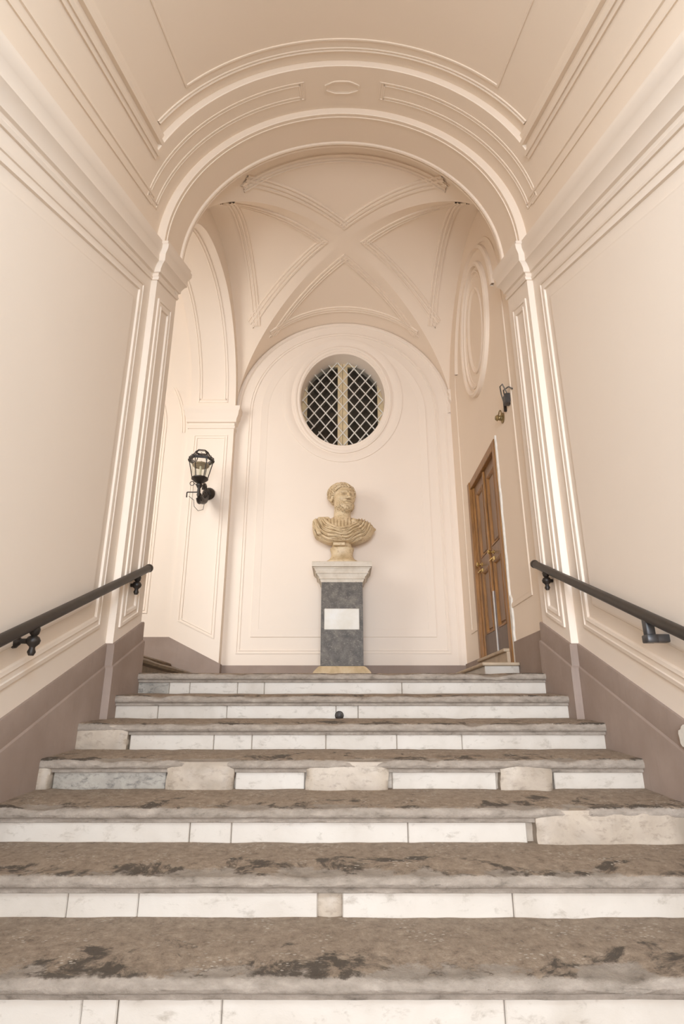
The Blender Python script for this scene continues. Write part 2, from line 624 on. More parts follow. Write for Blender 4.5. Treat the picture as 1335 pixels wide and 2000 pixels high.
def arch_ring(name, label, R, ya, yb, Rface, back):
    """transverse arch between two planes; ramps with the hall"""
    mb = MB()
    k = 96
    inner = arc(R, k)
    rnd_in = [(-(R + 0.008) * math.cos(math.pi * i / k), W0 + (R + 0.008) * math.sin(math.pi * i / k)) for i in range(k + 1)]
    face = arc(Rface, k)
    rows = [[(x, ya, z + sl(ya)) for x, z in face], [(x, ya, z + sl(ya)) for x, z in rnd_in], [(x, ya + 0.006, z + sl(ya + 0.006)) for x, z in inner],
            [(x, yb, z + sl(yb)) for x, z in inner]]
    if back:
        o2 = []
        for x, z in inner:
            o2.append((x * 1.95 / R, yb, 6.2 if abs(x) < 1.4 * 0 + 1.5 else 6.2))
        rows.append(o2)
    mb.grid(rows)
    return struct(mb.build(name, PLASTER_BOUNCE, angle=40), label)


arch1 = arch_ring('trim_1', 'front transverse arch with sunk panels and cartouche above the stair head', RA, Y1, Y2 + 0.01, 1.70, False)
arch2 = arch_ring('trim_2', 'inner plain transverse arch resting on the two pilasters', RB, Y2, Y3, 1.63, True)


def soff(R):
    return lambda s_, y, h: ((R - h) * math.sin(s_ / R), y, W0 + (R - h) * math.cos(s_ / R) + sl(y))


# sunk panel frames on the front arch
for sg in (-1, 1):
    s0, s1 = sg * 0.335, sg * RA * 1.40
    pts = []
    lo, hi = min(s0, s1), max(s0, s1)
    P4 = dens([(lo, 3.735), (hi, 3.735), (hi, 3.965), (lo, 3.965)], 40)
    mb = MB()
    strip(mb, P4, [(d_, h_ * 0.6) for d_, h_ in DOUBLE], soff(RA))
    mb.build('soffit_panel_moulding', PLASTER_BOUNCE, arch1)
# scalloped oval cartouche at the crown
mb = MB()
pts = []
for k in range(160):
    a = 2 * math.pi * k / 160
    sc_ = 1 - 0.05 * abs(math.cos(4 * a))
    pts.append((0.168 * math.cos(a) * sc_, 3.838 + 0.088 * math.sin(a) * sc_))
strip(mb, pts, [(0, -0.006), (0.001, 0.012), (0.012, 0.013), (0.015, 0.004), (0.026, 0.002), (0.03, -0.006)], soff(RA))
mb.build('oval_cartouche', PLASTER_BOUNCE, arch1)
# mouldings on the inner arch
mb = MB()
line = [(RB * (math.pi / 2) * (1 - 2 * k / 96), 4.60) for k in range(97)]
strip(mb, line, [(-0.05, -0.004), (-0.048, 0.012), (-0.036, 0.016), (-0.022, 0.012), (-0.016, 0.004), (0.0, 0.004), (0.004, 0.020), (0.02, 0.026), (0.036, 0.020), (0.04, -0.004)][::-1], soff(RB), closed=False)
mb.build('arch_edge_roll', PLASTER_BOUNCE, arch2)
mb = MB()
line = [(RB * (math.pi / 2) * (1 - 2 * k / 96), 4.185) for k in range(97)]
strip(mb, line, [(0.02, -0.004), (0.018, 0.008), (0.010, 0.010), (0.002, 0.008), (0.0, -0.004)], soff(RB), closed=False)
mb.build('arch_front_fillet', PLASTER_BOUNCE, arch2)

# ------------------------------------------------------------------ landing: walls
ZSP = 3.93
XC, YC = 0.03, 6.26
AX, AY, HZ = 1.60, 1.62, 1.56


def vz(x, y):
    u = max(-1, min(1, (x - XC) / AX))
    v = max(-1, min(1, (y - YC) / AY))
    return ZSP + HZ * math.sqrt(max(0, 1 - min(u * u, v * v))) + 0.09 * (1 - u * u) * (1 - v * v)


ng = 180
T = [math.sin(-math.pi / 2 + math.pi * k / ng) for k in range(ng + 1)]
mb = MB()
vs = [(XC + AX * u, YC + AY * v, vz(XC + AX * u, YC + AY * v)) for v in T for u in T]
fs = []
for j in range(ng):
    for i in range(ng):
        a, b, c, d = j * (ng + 1) + i, j * (ng + 1) + i + 1, (j + 1) * (ng + 1) + i + 1, (j + 1) * (ng + 1) + i
        if (i - ng / 2 + 0.5) * (j - ng / 2 + 0.5) > 0:
            fs += [(a, b, c), (a, c, d)]
        else:
            fs += [(a, b, d), (b, c, d)]
mb.add(vs, fs)
groin = struct(mb.build('ceiling_vault', PLASTER_BOUNCE, origin=(XC, YC, 5.5), angle=25), 'groin vault over the landing with four moulded webs')


def web_map(along_x):
    # each web is a piece of one barrel: raise the moulding along that barrel's normal
    def f(x, y, h):
        def z_(x, y):
            u = (x - XC) / AX
            v = (y - YC) / AY
            q = v if along_x else u
            return ZSP + HZ * math.sqrt(max(0, 1 - q * q)) + 0.09 * (1 - u * u) * (1 - v * v)
        e = 1e-3
        n_ = Vector(((z_(x + e, y) - z_(x - e, y)) / (2 * e), (z_(x, y + e) - z_(x, y - e)) / (2 * e), -1)).normalized()
        return tuple(Vector((x, y, z_(x, y))) + n_ * h)
    return f


g0, gw = 0.21, 0.27
for dx, dy in ((0, 1), (0, -1), (1, 0), (-1, 0)):
    base = 1.0 - gw / 1.6
    tip = g0 / 1.6
    uv = [(tip, 0), (base, base - tip), (base, -(base - tip))]
    pl = []
    for a, b in uv:
        if dx:
            pl.append((XC + dx * a * AX, YC + b * AY))
        else:
            pl.append((XC + b * AX, YC + dy * a * AY))
    ar = sum(pl[i][0] * pl[(i + 1) % 3][1] - pl[(i + 1) % 3][0] * pl[i][1] for i in range(3))
    if ar < 0:
        pl = pl[::-1]
    mb = MB()
    strip(mb, dens(pl, 90), BEAD3, web_map(bool(dx)))
    mb.build('web_moulding', PLASTER_BOUNCE, groin)

# back wall with the oval opening
OX, OZ, OA, OB = 0.01, 4.18, 0.627, 0.77
mb = MB()
k = 128
rows = [[], [], [], []]
for i in range(k):
    a = 2 * math.pi * i / k
    c, s_ = math.cos(a), math.sin(a)
    t = min((1.9 - 0) / max(abs(c), 1e-6), ((6.2 - OZ) if s_ > 0 else (OZ + 0.4)) / max(abs(s_), 1e-6))
    rows[0].append((OX + t * c, YB, OZ + t * s_))
    rows[1].append((OX + (OA + 0.008) * c, YB, OZ + (OB + 0.008) * s_))
    rows[2].append((OX + OA * c, YB + 0.008, OZ + OB * s_))
    rows[3].append((OX + OA * c, YB + 0.42, OZ + OB * s_))
mb.grid(rows, close_v=True)
for cx, cz in ((-1.9, 6.2), (1.9, 6.2), (1.9, -0.4), (-1.9, -0.4)):
    pass
mb.box(-1.95, -1.0, YB + 0.45, YB + 0.6, -0.4, 6.2)
mb.box(1.0, 1.95, YB + 0.45, YB + 0.6, -0.4, 6.2)
back = struct(mb.build('wall_back', PLASTER_DIRECT, origin=(0, YB, 0)), 'back wall of the landing with an arched panel and oval window, behind the bust')
fnb = lambda x, z, h: (x, YB - h, z)


def ellipse(cx, cz, a, b, n=120):
    return [(cx + a * math.cos(2 * math.pi * i / n), cz + b * math.sin(2 * math.pi * i / n)) for i in range(n)]


def arched(x0, x1, z0, zs, n=60):
    cx, R = (x0 + x1) / 2, (x1 - x0) / 2
    return [(x0, z0), (x1, z0)] + [(cx + R * math.cos(math.pi * i / n), zs + R * math.sin(math.pi * i / n)) for i in range(n + 1)]


mb = MB()
strip(mb, ellipse(OX, OZ, 0.735, 0.905), [(0, -0.004), (0.004, 0.016), (0.03, 0.024), (0.05, 0.018), (0.056, 0.008), (0.09, 0.010), (0.097, 0.006), (0.1, -0.006)], fnb)
mb.build('oval_surround', PLASTER_DIRECT, back)
mb = MB()
strip(mb, ellipse(OX, OZ, 0.89, 1.04), [(0, -0.004), (0.003, 0.012), (0.02, 0.015), (0.12, 0.003), (0.13, -0.004)], fnb)
mb.build('outer_ring_moulding', PLASTER_DIRECT, back)
mb = MB()
strip(mb, arched(-1.37, 1.41, 0.46, 3.93), DOUBLE, fnb)
mb.build('arched_panel_moulding', PLASTER_DIRECT, back)
mb = MB()
strip(mb, arched(-1.19, 1.23, 0.67, 3.93), [(0, -0.004), (0.004, 0.014), (0.02, 0.010), (0.10, 0.003), (0.105, -0.004)], fnb)
mb.build('inner_panel_moulding', PLASTER_DIRECT, back)
mb = MB()
la = [(XC + 1.575 * math.cos(math.pi * i / 80), 3.93 + 1.555 * math.sin(math.pi * i / 80)) for i in range(81)]
strip(mb, la, [(0, -0.004), (0.0, 0.02), (0.03, 0.026), (0.045, 0.012), (0.05, -0.004)], fnb, closed=False)
mb.build('lunette_moulding', PLASTER_DIRECT, back)
mb = MB()
for w_, h, z in ((0.05, 0.05, 3.95),):
    pr_ = [(0.02, 3.92), (0.05, 3.96), (0.045, 4.06), (0.08, 4.12), (0.07, 4.20), (0.09, 4.22), (0.09, 4.27), (0.02, 4.28)]
    mb.prism([(1.65, 3.92)] + [(1.65 - d, z) for d, z in pr_[1:]] + [(1.65, 4.28)], lambda a, b: (a, YB - 0.10, b), lambda a, b: (a, YB + 0.01, b))
mb.build('corner_corbel', PLASTER_DIRECT, back)
# vertical fillet against the right wall
mb = MB()
mb.box(1.50, 1.516, YB - 0.012, YB + 0.01, 0.32, 3.93)
mb.build('corner_fillet', PLASTER_DIRECT, back)
mb = MB()
mb.box(-1.56, 1.61, YB - 0.018, YB + 0.02, -0.05, 0.315)
struct(mb.build('baseboard_back', SKIRT), 'low taupe skirting along the back wall behind the pedestal')

# right wall of the landing
mb = MB()
mb.box(XW, 1.95, Y3 - 0.02, 5.67, -0.4, 6.2)
mb.box(XW, 1.95, 6.98, YB + 0.1, -0.4, 6.2)
mb.box(XW, 1.95, 5.67, 6.98, 2.43, 6.2)
mb.box(XW, 1.95, 5.67, 6.98, -0.4, 0.16)
mb.box(1.75, 1.95, 5.67, 6.98, 0.16, 2.43)
rw = struct(mb.build('wall_landing', PLASTER_BOUNCE, origin=(1.6, 6.2, 0)), 'right wall of the landing with the wooden door and a blind oval above it')
fnr = lambda a, b, h: (XW - h, a, b)
# panel frame is cut by the door
for seg in ([(5.66, 0.655), (4.97, 0.655)] + [(6.22 - 1.25 * math.cos(math.pi * i / 60), 3.9 + 1.25 * math.sin(math.pi * i / 60)) for i in range(61)] + [(7.47, 0.655), (6.99, 0.655)],):
    mb = MB()
    strip(mb, seg, [(0, -0.004), (-0.003, 0.010), (-0.03, 0.013), (-0.05, 0.006), (-0.055, -0.004)], fnr, closed=False)
    mb.build('panel_moulding', PLASTER_BOUNCE, rw)
oc, oz = 6.08, 4.08
mb = MB()
strip(mb, ellipse(oc, oz, 0.66, 0.84), [(0, -0.004), (0.003, 0.04), (0.03, 0.055), (0.055, 0.045), (0.06, 0.012), (0.10, 0.016), (0.105, 0.03), (0.12, 0.03), (0.125, 0.004), (0.16, 0.006), (0.17, -0.004)], fnr)
mb.build('blind_oval_frame', PLASTER_BOUNCE, rw)
mb = MB()
strip(mb, ellipse(oc, oz, 0.36, 0.56), [(0, -0.004), (0.003, 0.016), (0.02, 0.02), (0.03, 0.012), (0.06, 0.002), (0.07, -0.004)], fnr)
mb.build('blind_oval_inner_ring', PLASTER_BOUNCE, rw)
mb = MB()
strip(mb, [(6.22 - 1.05 * math.cos(a), 3.95 + 1.2 * math.sin(a)) for a in [0.05 + 2.9 * i / 40 for i in range(41)]], [(0, -0.004), (-0.003, 0.03), (-0.04, 0.04), (-0.05, -0.004)], fnr, closed=False)
mb.build('arched_hood_moulding', PLASTER_BOUNCE, rw)
mb = MB()
mb.box(XW - 0.02, XW + 0.02, Y3, 5.60, -0.05, 0.345)
mb.box(XW - 0.02, XW + 0.02, 7.03, YB, -0.05, 0.33)
struct(mb.build('baseboard_landing', SKIRT), 'grey brown skirting either side of the wooden door')

# left side of the landing: wall with the arch to the side flight
LY0, LY1 = 4.70, YJ
LC, LZ, LB = 6.50, 3.93, 1.27


def lr(t):
    return LY1 - LC if math.cos(t) > 0 else LC - LY0

mb = MB()
k = 64
pa = [(LC + lr(math.pi * i / k) * math.cos(math.pi * i / k), LZ + LB * math.sin(math.pi * i / k)) for i in range(k + 1)]
for x in (XL, -2.2):
    mb.grid([[(x, a, b) for a, b in pa], [(x, a, 6.2) for a, b in pa]])
mb.grid([[(XL, a, b) for a, b in pa], [(-2.2, a, b) for a, b in pa]])
# jambs
mb.box(-2.2, XL, LY1, YB + 0.05, -0.4, 6.2)
mb.box(-2.3, -1.535, Y3 - 0.12, Y3, 3.4, 6.2)
lw = struct(mb.build('wall_side', PLASTER_DIRECT, origin=(-1.9, 6.4, 0)), 'arch and jamb opening from the landing to the side flight on the left')
# jamb capital
cp = [(-0.01, 3.60), (0.012, 3.605), (0.018, 3.64), (0.006, 3.65), (0.006, 3.69), (0.03, 3.70), (0.035, 3.75), (0.06, 3.80), (0.066, 3.86), (0.08, 3.88), (0.085, 3.935), (-0.01, 3.945)]
for yy, pth in ((LY1, [(XL, YB), (XL, LY1), (-2.2, LY1), (-2.2, YB)]),):
    mb = MB()
    mb.grid([[(x, y, z) for x, y in offset_poly(pth, d, False)] for d, z in cp])
    mb.build('jamb_capital', PLASTER_DIRECT, lw)
fnj = lambda x, z, h: (x, LY1 - h, z)
mb = MB()
strip(mb, [(-2.11, 0.86), (-1.63, 0.86 - 0.23), (-1.63, 3.50), (-2.11, 3.50)], DOUBLE, fnj)
mb.build('jamb_panel_moulding', PLASTER_DIRECT, lw)
fni = lambda t, x, h: (x, LC + (lr(t) - h) * math.cos(t), LZ + (LB - h) * math.sin(t))
mb = MB()
strip(mb, dens([(0.07, -2.09), (math.pi - 0.07, -2.09), (math.pi - 0.07, -1.66), (0.07, -1.66)], 50), DOUBLE, fni)
mb.build('intrados_moulding', PLASTER_DIRECT, lw)
# side passage shell
mb = MB()
mb.box(-6.2, -2.2, YJ + 0.02, YB + 0.1, -0.4, 6.2)          # far wall
mb.box(-2.7, -1.94, Y3 - 0.35, Y3 + 0.04, -0.4, 6.2)
mb.box(-6.2, -4.6, Y3 - 0.35, Y3 + 0.04, -0.4, 6.2)
mb.box(-4.6, -2.7, Y3 - 0.35, Y3 + 0.1, -0.4, 1.3)
mb.box(-4.6, -2.7, Y3 - 0.35, Y3 + 0.1, 4.4, 6.2)
mb.box(-6.4, -6.2, Y3 - 0.35, YB + 0.1, -0.4, 6.2)
pas = struct(mb.build('wall_passage', PLASTER_DIRECT, origin=(-4, 7.7, 0)), 'bright plaster wall of the side flight beyond the arch')
fnq = lambda x, z, h: (x, YJ + 0.02 - h, z)
mb = MB()
strip(mb, arched(-4.6, -2.52, 0.96, 3.65), DOUBLE, fnq)
mb.build('passage_panel_moulding', PLASTER_DIRECT, pas)
mb = MB()
strip(mb, [(-4.0 + 1.75 * math.cos(math.pi * i / 40), 3.55 + 1.65 * math.sin(math.pi * i / 40)) for i in range(41)], DOUBLE, fnq, closed=False)
mb.build('passage_arch_moulding', PLASTER_DIRECT, pas)
mb = MB()
k = 40
rows = []
for x in (-6.3, -2.2):
    rows.append([(x, 6.22 + 1.56 * math.cos(math.pi * i / k), 3.95 + 1.50 * math.sin(math.pi * i / k)) for i in range(k + 1)])
mb.grid(rows)
struct(mb.build('ceiling_passage', PLASTER_DIRECT, origin=(-4, 6.3, 5)), 'barrel vault over the side flight')
# skirting of jamb and passage
mb = MB()
mb.prism([(-1.53, -0.05), (-1.53, 0.325), (-2.2, 0.655), (-5.9, 0.655), (-5.9, -0.05)], lambda a, b: (a, LY1 - 0.018, b), lambda a, b: (a, LY1 + 0.03, b))
mb.box(-1.565, -1.533, LY1 + 0.004, YB + 0.01, -0.048, 0.324)
struct(mb.build('baseboard_passage', SKIRT), 'skirting rising from the landing up the side flight')
# roof mass closing the top
mb = MB()
mb.box(-6.4, 2.0, Y2 + 0.2, YB + 0.6, 6.15, 6.5)
struct(mb.build('ceiling_roof', PLASTER_BOUNCE), 'masonry above the vaults')
# floors
mb = MB()
mb.box(-1.66, 1.62, 4.93, YB + 0.05, -0.4, 0.0)
struct(mb.build('floor_landing', PAVING, origin=(0, 6.2, -0.4)), 'pale stone floor of the landing')
mb = MB()
mb.box(-30, 30, -40, -0.4, -3.3, -2.20)
struct(mb.build('floor_court', COURT, origin=(0, -20, -3.3)), 'paving of the court at the foot of the stairs')

# ------------------------------------------------------------------ main staircase
RZ, TY, SY1, SO, SS = 0.1726, 0.4156, 4.606, 0.0515, 0.0284
stairs = thing('staircase', 'broad flight of worn stone steps with white marble risers rising to the landing', 'stairs', (0, 2.5, -2.0))
PROF = [(0.075, -0.0675), (0.024, -0.0675), (0.021, -0.066), (0.020, -0.056), (0.022, -0.0495), (0.006, -0.048), (0.000, -0.043), (-0.003, -0.034),
        (-0.003, -0.024), (0.0, -0.014), (0.004, -0.006), (0.011, -0.001), (0.022, 0.001), (0.040, 0.002), (0.065, 0.003), (0.10, 0.006), (0.15, 0.009), (0.20, 0.013), (0.25, 0.016), (0.31, 0.020), (0.37, 0.024), (0.44, 0.028), (0.50, 0.028)]


def fbm(x, y, z):
    return noise.noise((x, y, z)) + 0.5 * noise.noise((2.1 * x, 2.1 * y, 2.1 * z + 3)) + 0.25 * noise.noise((4.3 * x, 4.3 * y, 4.3 * z + 7))


# marble riser joints, in metres from the middle (None = no marble there)
BLK = {1: ([-1.55, -1.287, -1.134, -0.778, -0.579, 0.446, 1.545], {0: 'g'}),
       2: ([-1.545, -1.234, -0.772, -0.04, 0.108, 1.545], {}),
       3: ([-1.261, -0.763, -0.536, -0.096, 0.326, 0.714, 1.59], {}),
       4: ([-1.503, -0.915, -0.555, -0.194, 0.261, 0.803, 1.102, 1.59], {0: 'g', 1: None, 3: None, 5: None}),
       5: ([-1.59, -0.678, -0.493, 0.294, 0.823, 1.59], {4: None}),
       6: ([-1.59, -1.018, -0.755, -0.09, 0.001, 0.633, 1.59], {3: None}),
       7: ([-1.59, -0.77, -0.663, -0.355, 0.481, 1.59], {})}
PATCH = {6: [(-0.098, 0.008)], 3: [(-1.597, -1.27)], 4: [(-1.597, -1.51), (-0.905, -0.56), (-0.185, 0.24), (0.82, 1.085)], 5: [(0.86, 1.597)]}
steps = []
for k in range(1, 14):
    yk, zk = SY1 - (k - 1) * TY, -(k - 1) * RZ
    wx = 1.55 if k <= 2 else 1.6
    seed = k * 7.3
    nx = 150 if k <= 8 else 40
    rows = []
    chips = [(rnd.uniform(-1.4, 1.4), rnd.uniform(0.03, 0.10), rnd.uniform(0.006, 0.014)) for _ in range(13)]
    for i in range(nx + 1):
        x = -wx + 2 * wx * i / nx
        row = []
        lip = 0.010 * fbm(x * 1.3, seed, 0.3)
        worn = 0.006 * (1 - (x / wx) ** 2)
        ch = sum(d_ * math.exp(-((x - c_) / w_) ** 2) for c_, w_, d_ in chips)
        for j, (py, pz) in enumerate(PROF):
            t = min(1, j / 12.0)
            topw = 1.0 if 9 <= j <= 15 else 0.35
            dy = (lip * 0.4 + ch * 0.35) * (1 if j < 14 else 0.2) if j > 4 else ch * 0.15
            dz = -(worn + ch * 0.7) * (1 if 8 <= j <= 15 else (0.3 if j > 15 else 0)) + (0.0045 * fbm(x * 7, py * 16 + seed, pz * 16) * topw if j >= 8 else 0)
            dy += 0.0034 * fbm(x * 15, seed + py * 9, pz * 60) if j >= 1 else 0
            row.append((x, yk + py + dy, zk + pz + dz))
        row.append((x, yk + 0.50, zk - RZ + 0.03))
        row.append((x, yk + 0.075, zk - RZ + 0.03))
        rows.append(row)
    mb = MB()
    mb.grid(rows, close_v=True)
    nc = len(rows[0])
    mb.f.append(tuple(range(nc)))
    mb.f.append(tuple(nx * nc + j for j in range(nc))[::-1])
    st = mb.build('step', TREAD, stairs, origin=(0, yk, zk), angle=50)
    steps.append(st)
    js, kinds = BLK.get(k, ([-1.59, -0.5, 0.4, 1.59], {}))
    zb, zt = zk - RZ + SS - 0.012, zk - 0.064
    mb = MB()
    mb.box(-wx + 0.006, wx - 0.006, yk + SO + 0.022, yk + 0.13, zb, zt)
    mb.build('mortar_bed', CEMENT, st, smooth=False)
    for i in range(len(js) - 1):
        kd = kinds.get(i, 'm')
        if kd is None:
            continue
        mb = MB()
        e = rnd.uniform(-0.003, 0.003)
        mb.bbox(js[i] + 0.0010, js[i + 1] - 0.0010, yk + SO + e - 0.014, yk + 0.09, zb, zt, 0.004)
        o = mb.build('riser_block', RISER if kd == 'm' else GREYBLOCK, st)
        if kd == 'g':
            o['label'] = 'grey stone riser block among the white marble'
    for x0, x1 in PATCH.get(k, []):
        mb = MB()
        n_u, n_v = max(8, int((x1 - x0) / 0.02)), 10
        rws = []
        for j in range(n_v + 1):
            v_ = j / n_v
            r_ = []
            for i in range(n_u + 1):
                u_ = i / n_u
                x = x0 + (x1 - x0) * u_
                edge = min(u_, 1 - u_) * (x1 - x0)
                bulge = 0.016 * (1 - math.exp(-edge / 0.02))
                z = zk - RZ + SS - 0.01 + (RZ - SS - (0.006 if k != 6 else 0.058)) * v_
                r_.append((x + 0.010 * fbm(z * 14, seed, 2.0) * (1 if u_ in (0, 1) else 0), yk + (0.012 if k != 6 else 0.058) - bulge + 0.006 * fbm(x * 9, z * 9, seed) + (0.018 * max(0, v_ - 0.75) * 4 * 0.6), z))
            rws.append(r_)
        # give the repair depth
        back_ = [[(x, yk + 0.09, z) for x, y, z in r_] for r_ in rws]
        loop = [r_[::-1] + b_ for r_, b_ in zip(rws, back_)]
        mb.grid(loop, close_v=True)
        nn = len(loop[0])
        mb.f.append(tuple(range(nn)))
        mb.f.append(tuple(n_v * nn + q for q in range(nn)))
        o = mb.build('cement_patch', CEMENT, st, angle=60)
        o['label'] = 'rough grey cement repair in the step front'
# iron stub in the second riser
mb = MB()
mb.lathe([(0.030, 0), (0.030, 0.012), (0.018, 0.016), (0.016, 0.03), (0.024, 0.034), (0.02, 0.05), (0.004, 0.055)], (-0.018, 4.237, -0.302), 14, (0, -1, 0))
iron = mb.build('iron_stub', IRON, steps[1])
iron['label'] = 'small round rusty iron stub'

# ------------------------------------------------------------------ side flight
side = thing('side_stairs', 'dark brown worn stone steps turning off the landing to the left', 'stairs', (-2.2, 6.4, 0))
for x0, x1, z0, z1 in ((-2.16, -1.67, -0.35, 0.165), (-6.2, -2.14, -0.35, 0.33)):
    rows = []
    for i in range(41):
        y = Y3 + 0.08 + (LY1 - 0.02 - Y3 - 0.08) * i / 40
        lp = 0.010 * fbm(y * 2.2, x0, 1.0)
        rows.append([(x1 - 0.03, y, z0), (x1 - 0.03 + 0.4 * lp, y, z1 - 0.06), (x1 + lp, y, z1 - 0.045), (x1 + 0.006 + lp, y, z1 - 0.022), (x1 - 0.004 + lp, y, z1 - 0.006 + lp * 0.5), (x1 - 0.03, y, z1 + lp * 0.6),
                     (x0, y, z1), (x0, y, z0)])
    mb = MB()
    mb.grid(rows, close_v=True)
    mb.f.append(tuple(range(8)))
    mb.f.append(tuple(40 * 8 + q for q in range(8)))
    mb.build('step', BROWNSTONE, side)

# ------------------------------------------------------------------ doorstep and door
ds = thing('doorstep', 'small white marble doorstep with tan edge below the wooden door', 'step', (1.42, 6.1, 0))
mb = MB()
mb.bbox(1.27, 1.578, 5.49, 6.98, 0.0, 0.122, 0.004)
mb.build('riser_block', RISER, ds)
mb = MB()
mb.bbox(1.245, 1.578, 5.455, 7.02, 0.122, 0.150, 0.007)
mb.build('slab', SILL, ds)
mb = MB()
mb.bbox(1.545, 1.61, 5.74, 6.92, 0.152, 0.272, 0.003)
mb.build('upper_riser', SILL, ds)
mb = MB()
mb.bbox(1.52, 1.66, 5.75, 6.92, 0.272, 0.303, 0.006)
mb.build('threshold', SILL, ds)

mb = MB()
mb.bbox(1.575, 1.70, 5.66, 5.755, 0.152, 2.44, 0.006)
mb.bbox(1.565, 1.70, 6.89, 6.99, 0.152, 2.44, 0.006)
mb.bbox(1.575, 1.70, 5.755, 6.89, 2.345, 2.44, 0.006)
mb.bbox(1.60, 1.70, 5.755, 5.80, 0.305, 2.345, 0.004)
mb.bbox(1.60, 1.70, 6.845, 6.89, 0.305, 2.345, 0.004)
door = struct(mb.build('door_1', WOODF, origin=(1.62, 6.32, 0.3)), 'old brown double door in an orange brown wooden frame on the right of the landing')
for y0, y1 in ((5.80, 6.32), (6.325, 6.845)):
    mb = MB()
    mb.box(1.640, 1.685, y0, y1, 0.305, 2.345)
    st_ = 0.10
    for a0, a1, b0, b1 in ((y0, y0 + st_, 0.305, 2.345), (y1 - st_, y1, 0.305, 2.345), (y0 + st_, y1 - st_, 2.23, 2.345), (y0 + st_, y1 - st_, 1.27, 1.43)):
        mb.bbox(1.620, 1.645, a0, a1, b0, b1, 0.003)
    lf = mb.build('door_leaf', WOODP, door)
    for b0, b1 in ((1.43, 2.23), (0.56, 1.27)):
        mb = MB()
        strip(mb, [(y0 + st_, b0), (y1 - st_, b0), (y1 - st_, b1), (y0 + st_, b1)], [(0, 0.0), (0.0, 0.026), (0.012, 0.030), (0.022, 0.022), (0.034, 0.0)], lambda a, b, h: (1.640 - h, a, b))
        mb.build('panel_frame', WOODF, lf)
        mb = MB()
        mb.bbox(1.630, 1.645, y0 + st_ + 0.05, y1 - st_ - 0.05, b0 + 0.05, b1 - 0.05, 0.006)
        mb.build('panel', WOODP, lf)
    mb = MB()
    mb.bbox(1.616, 1.642, y0 + 0.004, y1 - 0.004, 0.308, 0.56, 0.004)
    mb.build('kick_board', WOODK, lf)
    yk_ = 6.19 if y0 < 6 else 6.74
    mb = MB()
    mb.lathe([(0.026, 0), (0.026, 0.005), (0.010, 0.010), (0.009, 0.032), (0.022, 0.040), (0.026, 0.052), (0.020, 0.064), (0.006, 0.068)], (1.620, yk_, 1.36), 16, (-1, 0, 0))
    mb.tube([(1.60, yk_ - 0.03, 1.29), (1.575, yk_ - 0.02, 1.27), (1.575, yk_ + 0.03, 1.27), (1.60, yk_ + 0.04, 1.29)], 0.007, 8)
    mb.bbox(1.608, 1.622, yk_ - 0.035, yk_ + 0.04, 1.265, 1.31, 0.004)
    o = mb.build('door_knob', BRASS, lf)
    o['label'] = 'worn brass knob'
mb = MB()
mb.bbox(1.598, 1.625, 6.295, 6.345, 0.95, 2.34, 0.008)
mb.build('meeting_bead', WOODF, door)
mb = MB()
mb.tube([(1.612, 6.30, 0.31), (1.612, 6.30, 0.96)], 0.012, 10)
o = mb.build('bolt_rod', CHROME, door)
o['label'] = 'pale steel bolt rod at the meeting edge'
# ragged plaster margin along the near jamb
mb = MB()
rows = []
for i in range(60):
    z = 0.16 + 2.30 * i / 59
    w_ = 0.030 + 0.022 * fbm(z * 6, 1, 1) + (0.05 if z < 0.75 else 0) * (0.6 + 0.6 * noise.noise((z * 9, 2, 2)))
    rows.append([(1.603, 5.662, z), (1.585, 5.658, z), (1.584, 5.655 - max(0.006, w_), z), (1.603, 5.65 - max(0.008, w_) - 0.006, z)])
mb.grid(rows)
o = mb.build('ragged_plaster_edge', LATH, rw)
o['label'] = 'ragged bare white plaster beside the door frame'

# ------------------------------------------------------------------ oval window
mb = MB()
YW = YB + 0.30
mb.box(-0.62, -0.555, YW, YW + 0.05, 3.36, 5.0)
mb.box(0.565, 0.66, YW, YW + 0.05, 3.36, 5.0)
mb.box(-0.62, 0.66, YW, YW + 0.05, 4.965, 5.05)
mb.box(-0.62, 0.66, YW, YW + 0.05, 3.33, 3.42)
win = struct(mb.build('window_1', CASE), 'oval barred window with white diagonal lattice high on the back wall')
for x0, x1 in ((-0.555, 0.008), (0.012, 0.565)):
    mb = MB()
    ins = 0.075
    if x0 < 0:
        mb.bbox(x1 - ins, x1, YW - 0.01, YW + 0.03, 3.40, 4.97, 0.004)
        mb.bbox(x0, x0 + 0.02, YW - 0.005, YW + 0.03, 3.40, 4.97, 0.003)
    else:
        mb.bbox(x0, x0 + ins, YW - 0.01, YW + 0.03, 3.40, 4.97, 0.004)
        mb.bbox(x1 - 0.02, x1, YW - 0.005, YW + 0.03, 3.40, 4.97, 0.003)
    mb.bbox(x0 + 0.02, x1 - 0.02, YW - 0.006, YW + 0.03, 4.90, 4.97, 0.003)
    sash = mb.build('casement', CASE, win)
    mb = MB()
    mb.box(x0 + 0.015, x1 - 0.015, YW + 0.012, YW + 0.018, 3.41, 4.93)
    mb.build('pane', PANE, sash)
bars = MB()
DXL, DZL = 0.174, 0.222
YL = YB + 0.235


def clip_bar(x0, z0, dx, dz):
    # keep only the part of the bar inside the oval reveal
    a, b = OA - 0.004, OB - 0.004
    A = (dx / a) ** 2 + (dz / b) ** 2
    B = 2 * ((x0 - OX) * dx / a ** 2 + (z0 - OZ) * dz / b ** 2)
    C_ = ((x0 - OX) / a) ** 2 + ((z0 - OZ) / b) ** 2 - 1
    D = B * B - 4 * A * C_
    if D <= 0.02:
        return None
    return (-B - math.sqrt(D)) / (2 * A), (-B + math.sqrt(D)) / (2 * A)


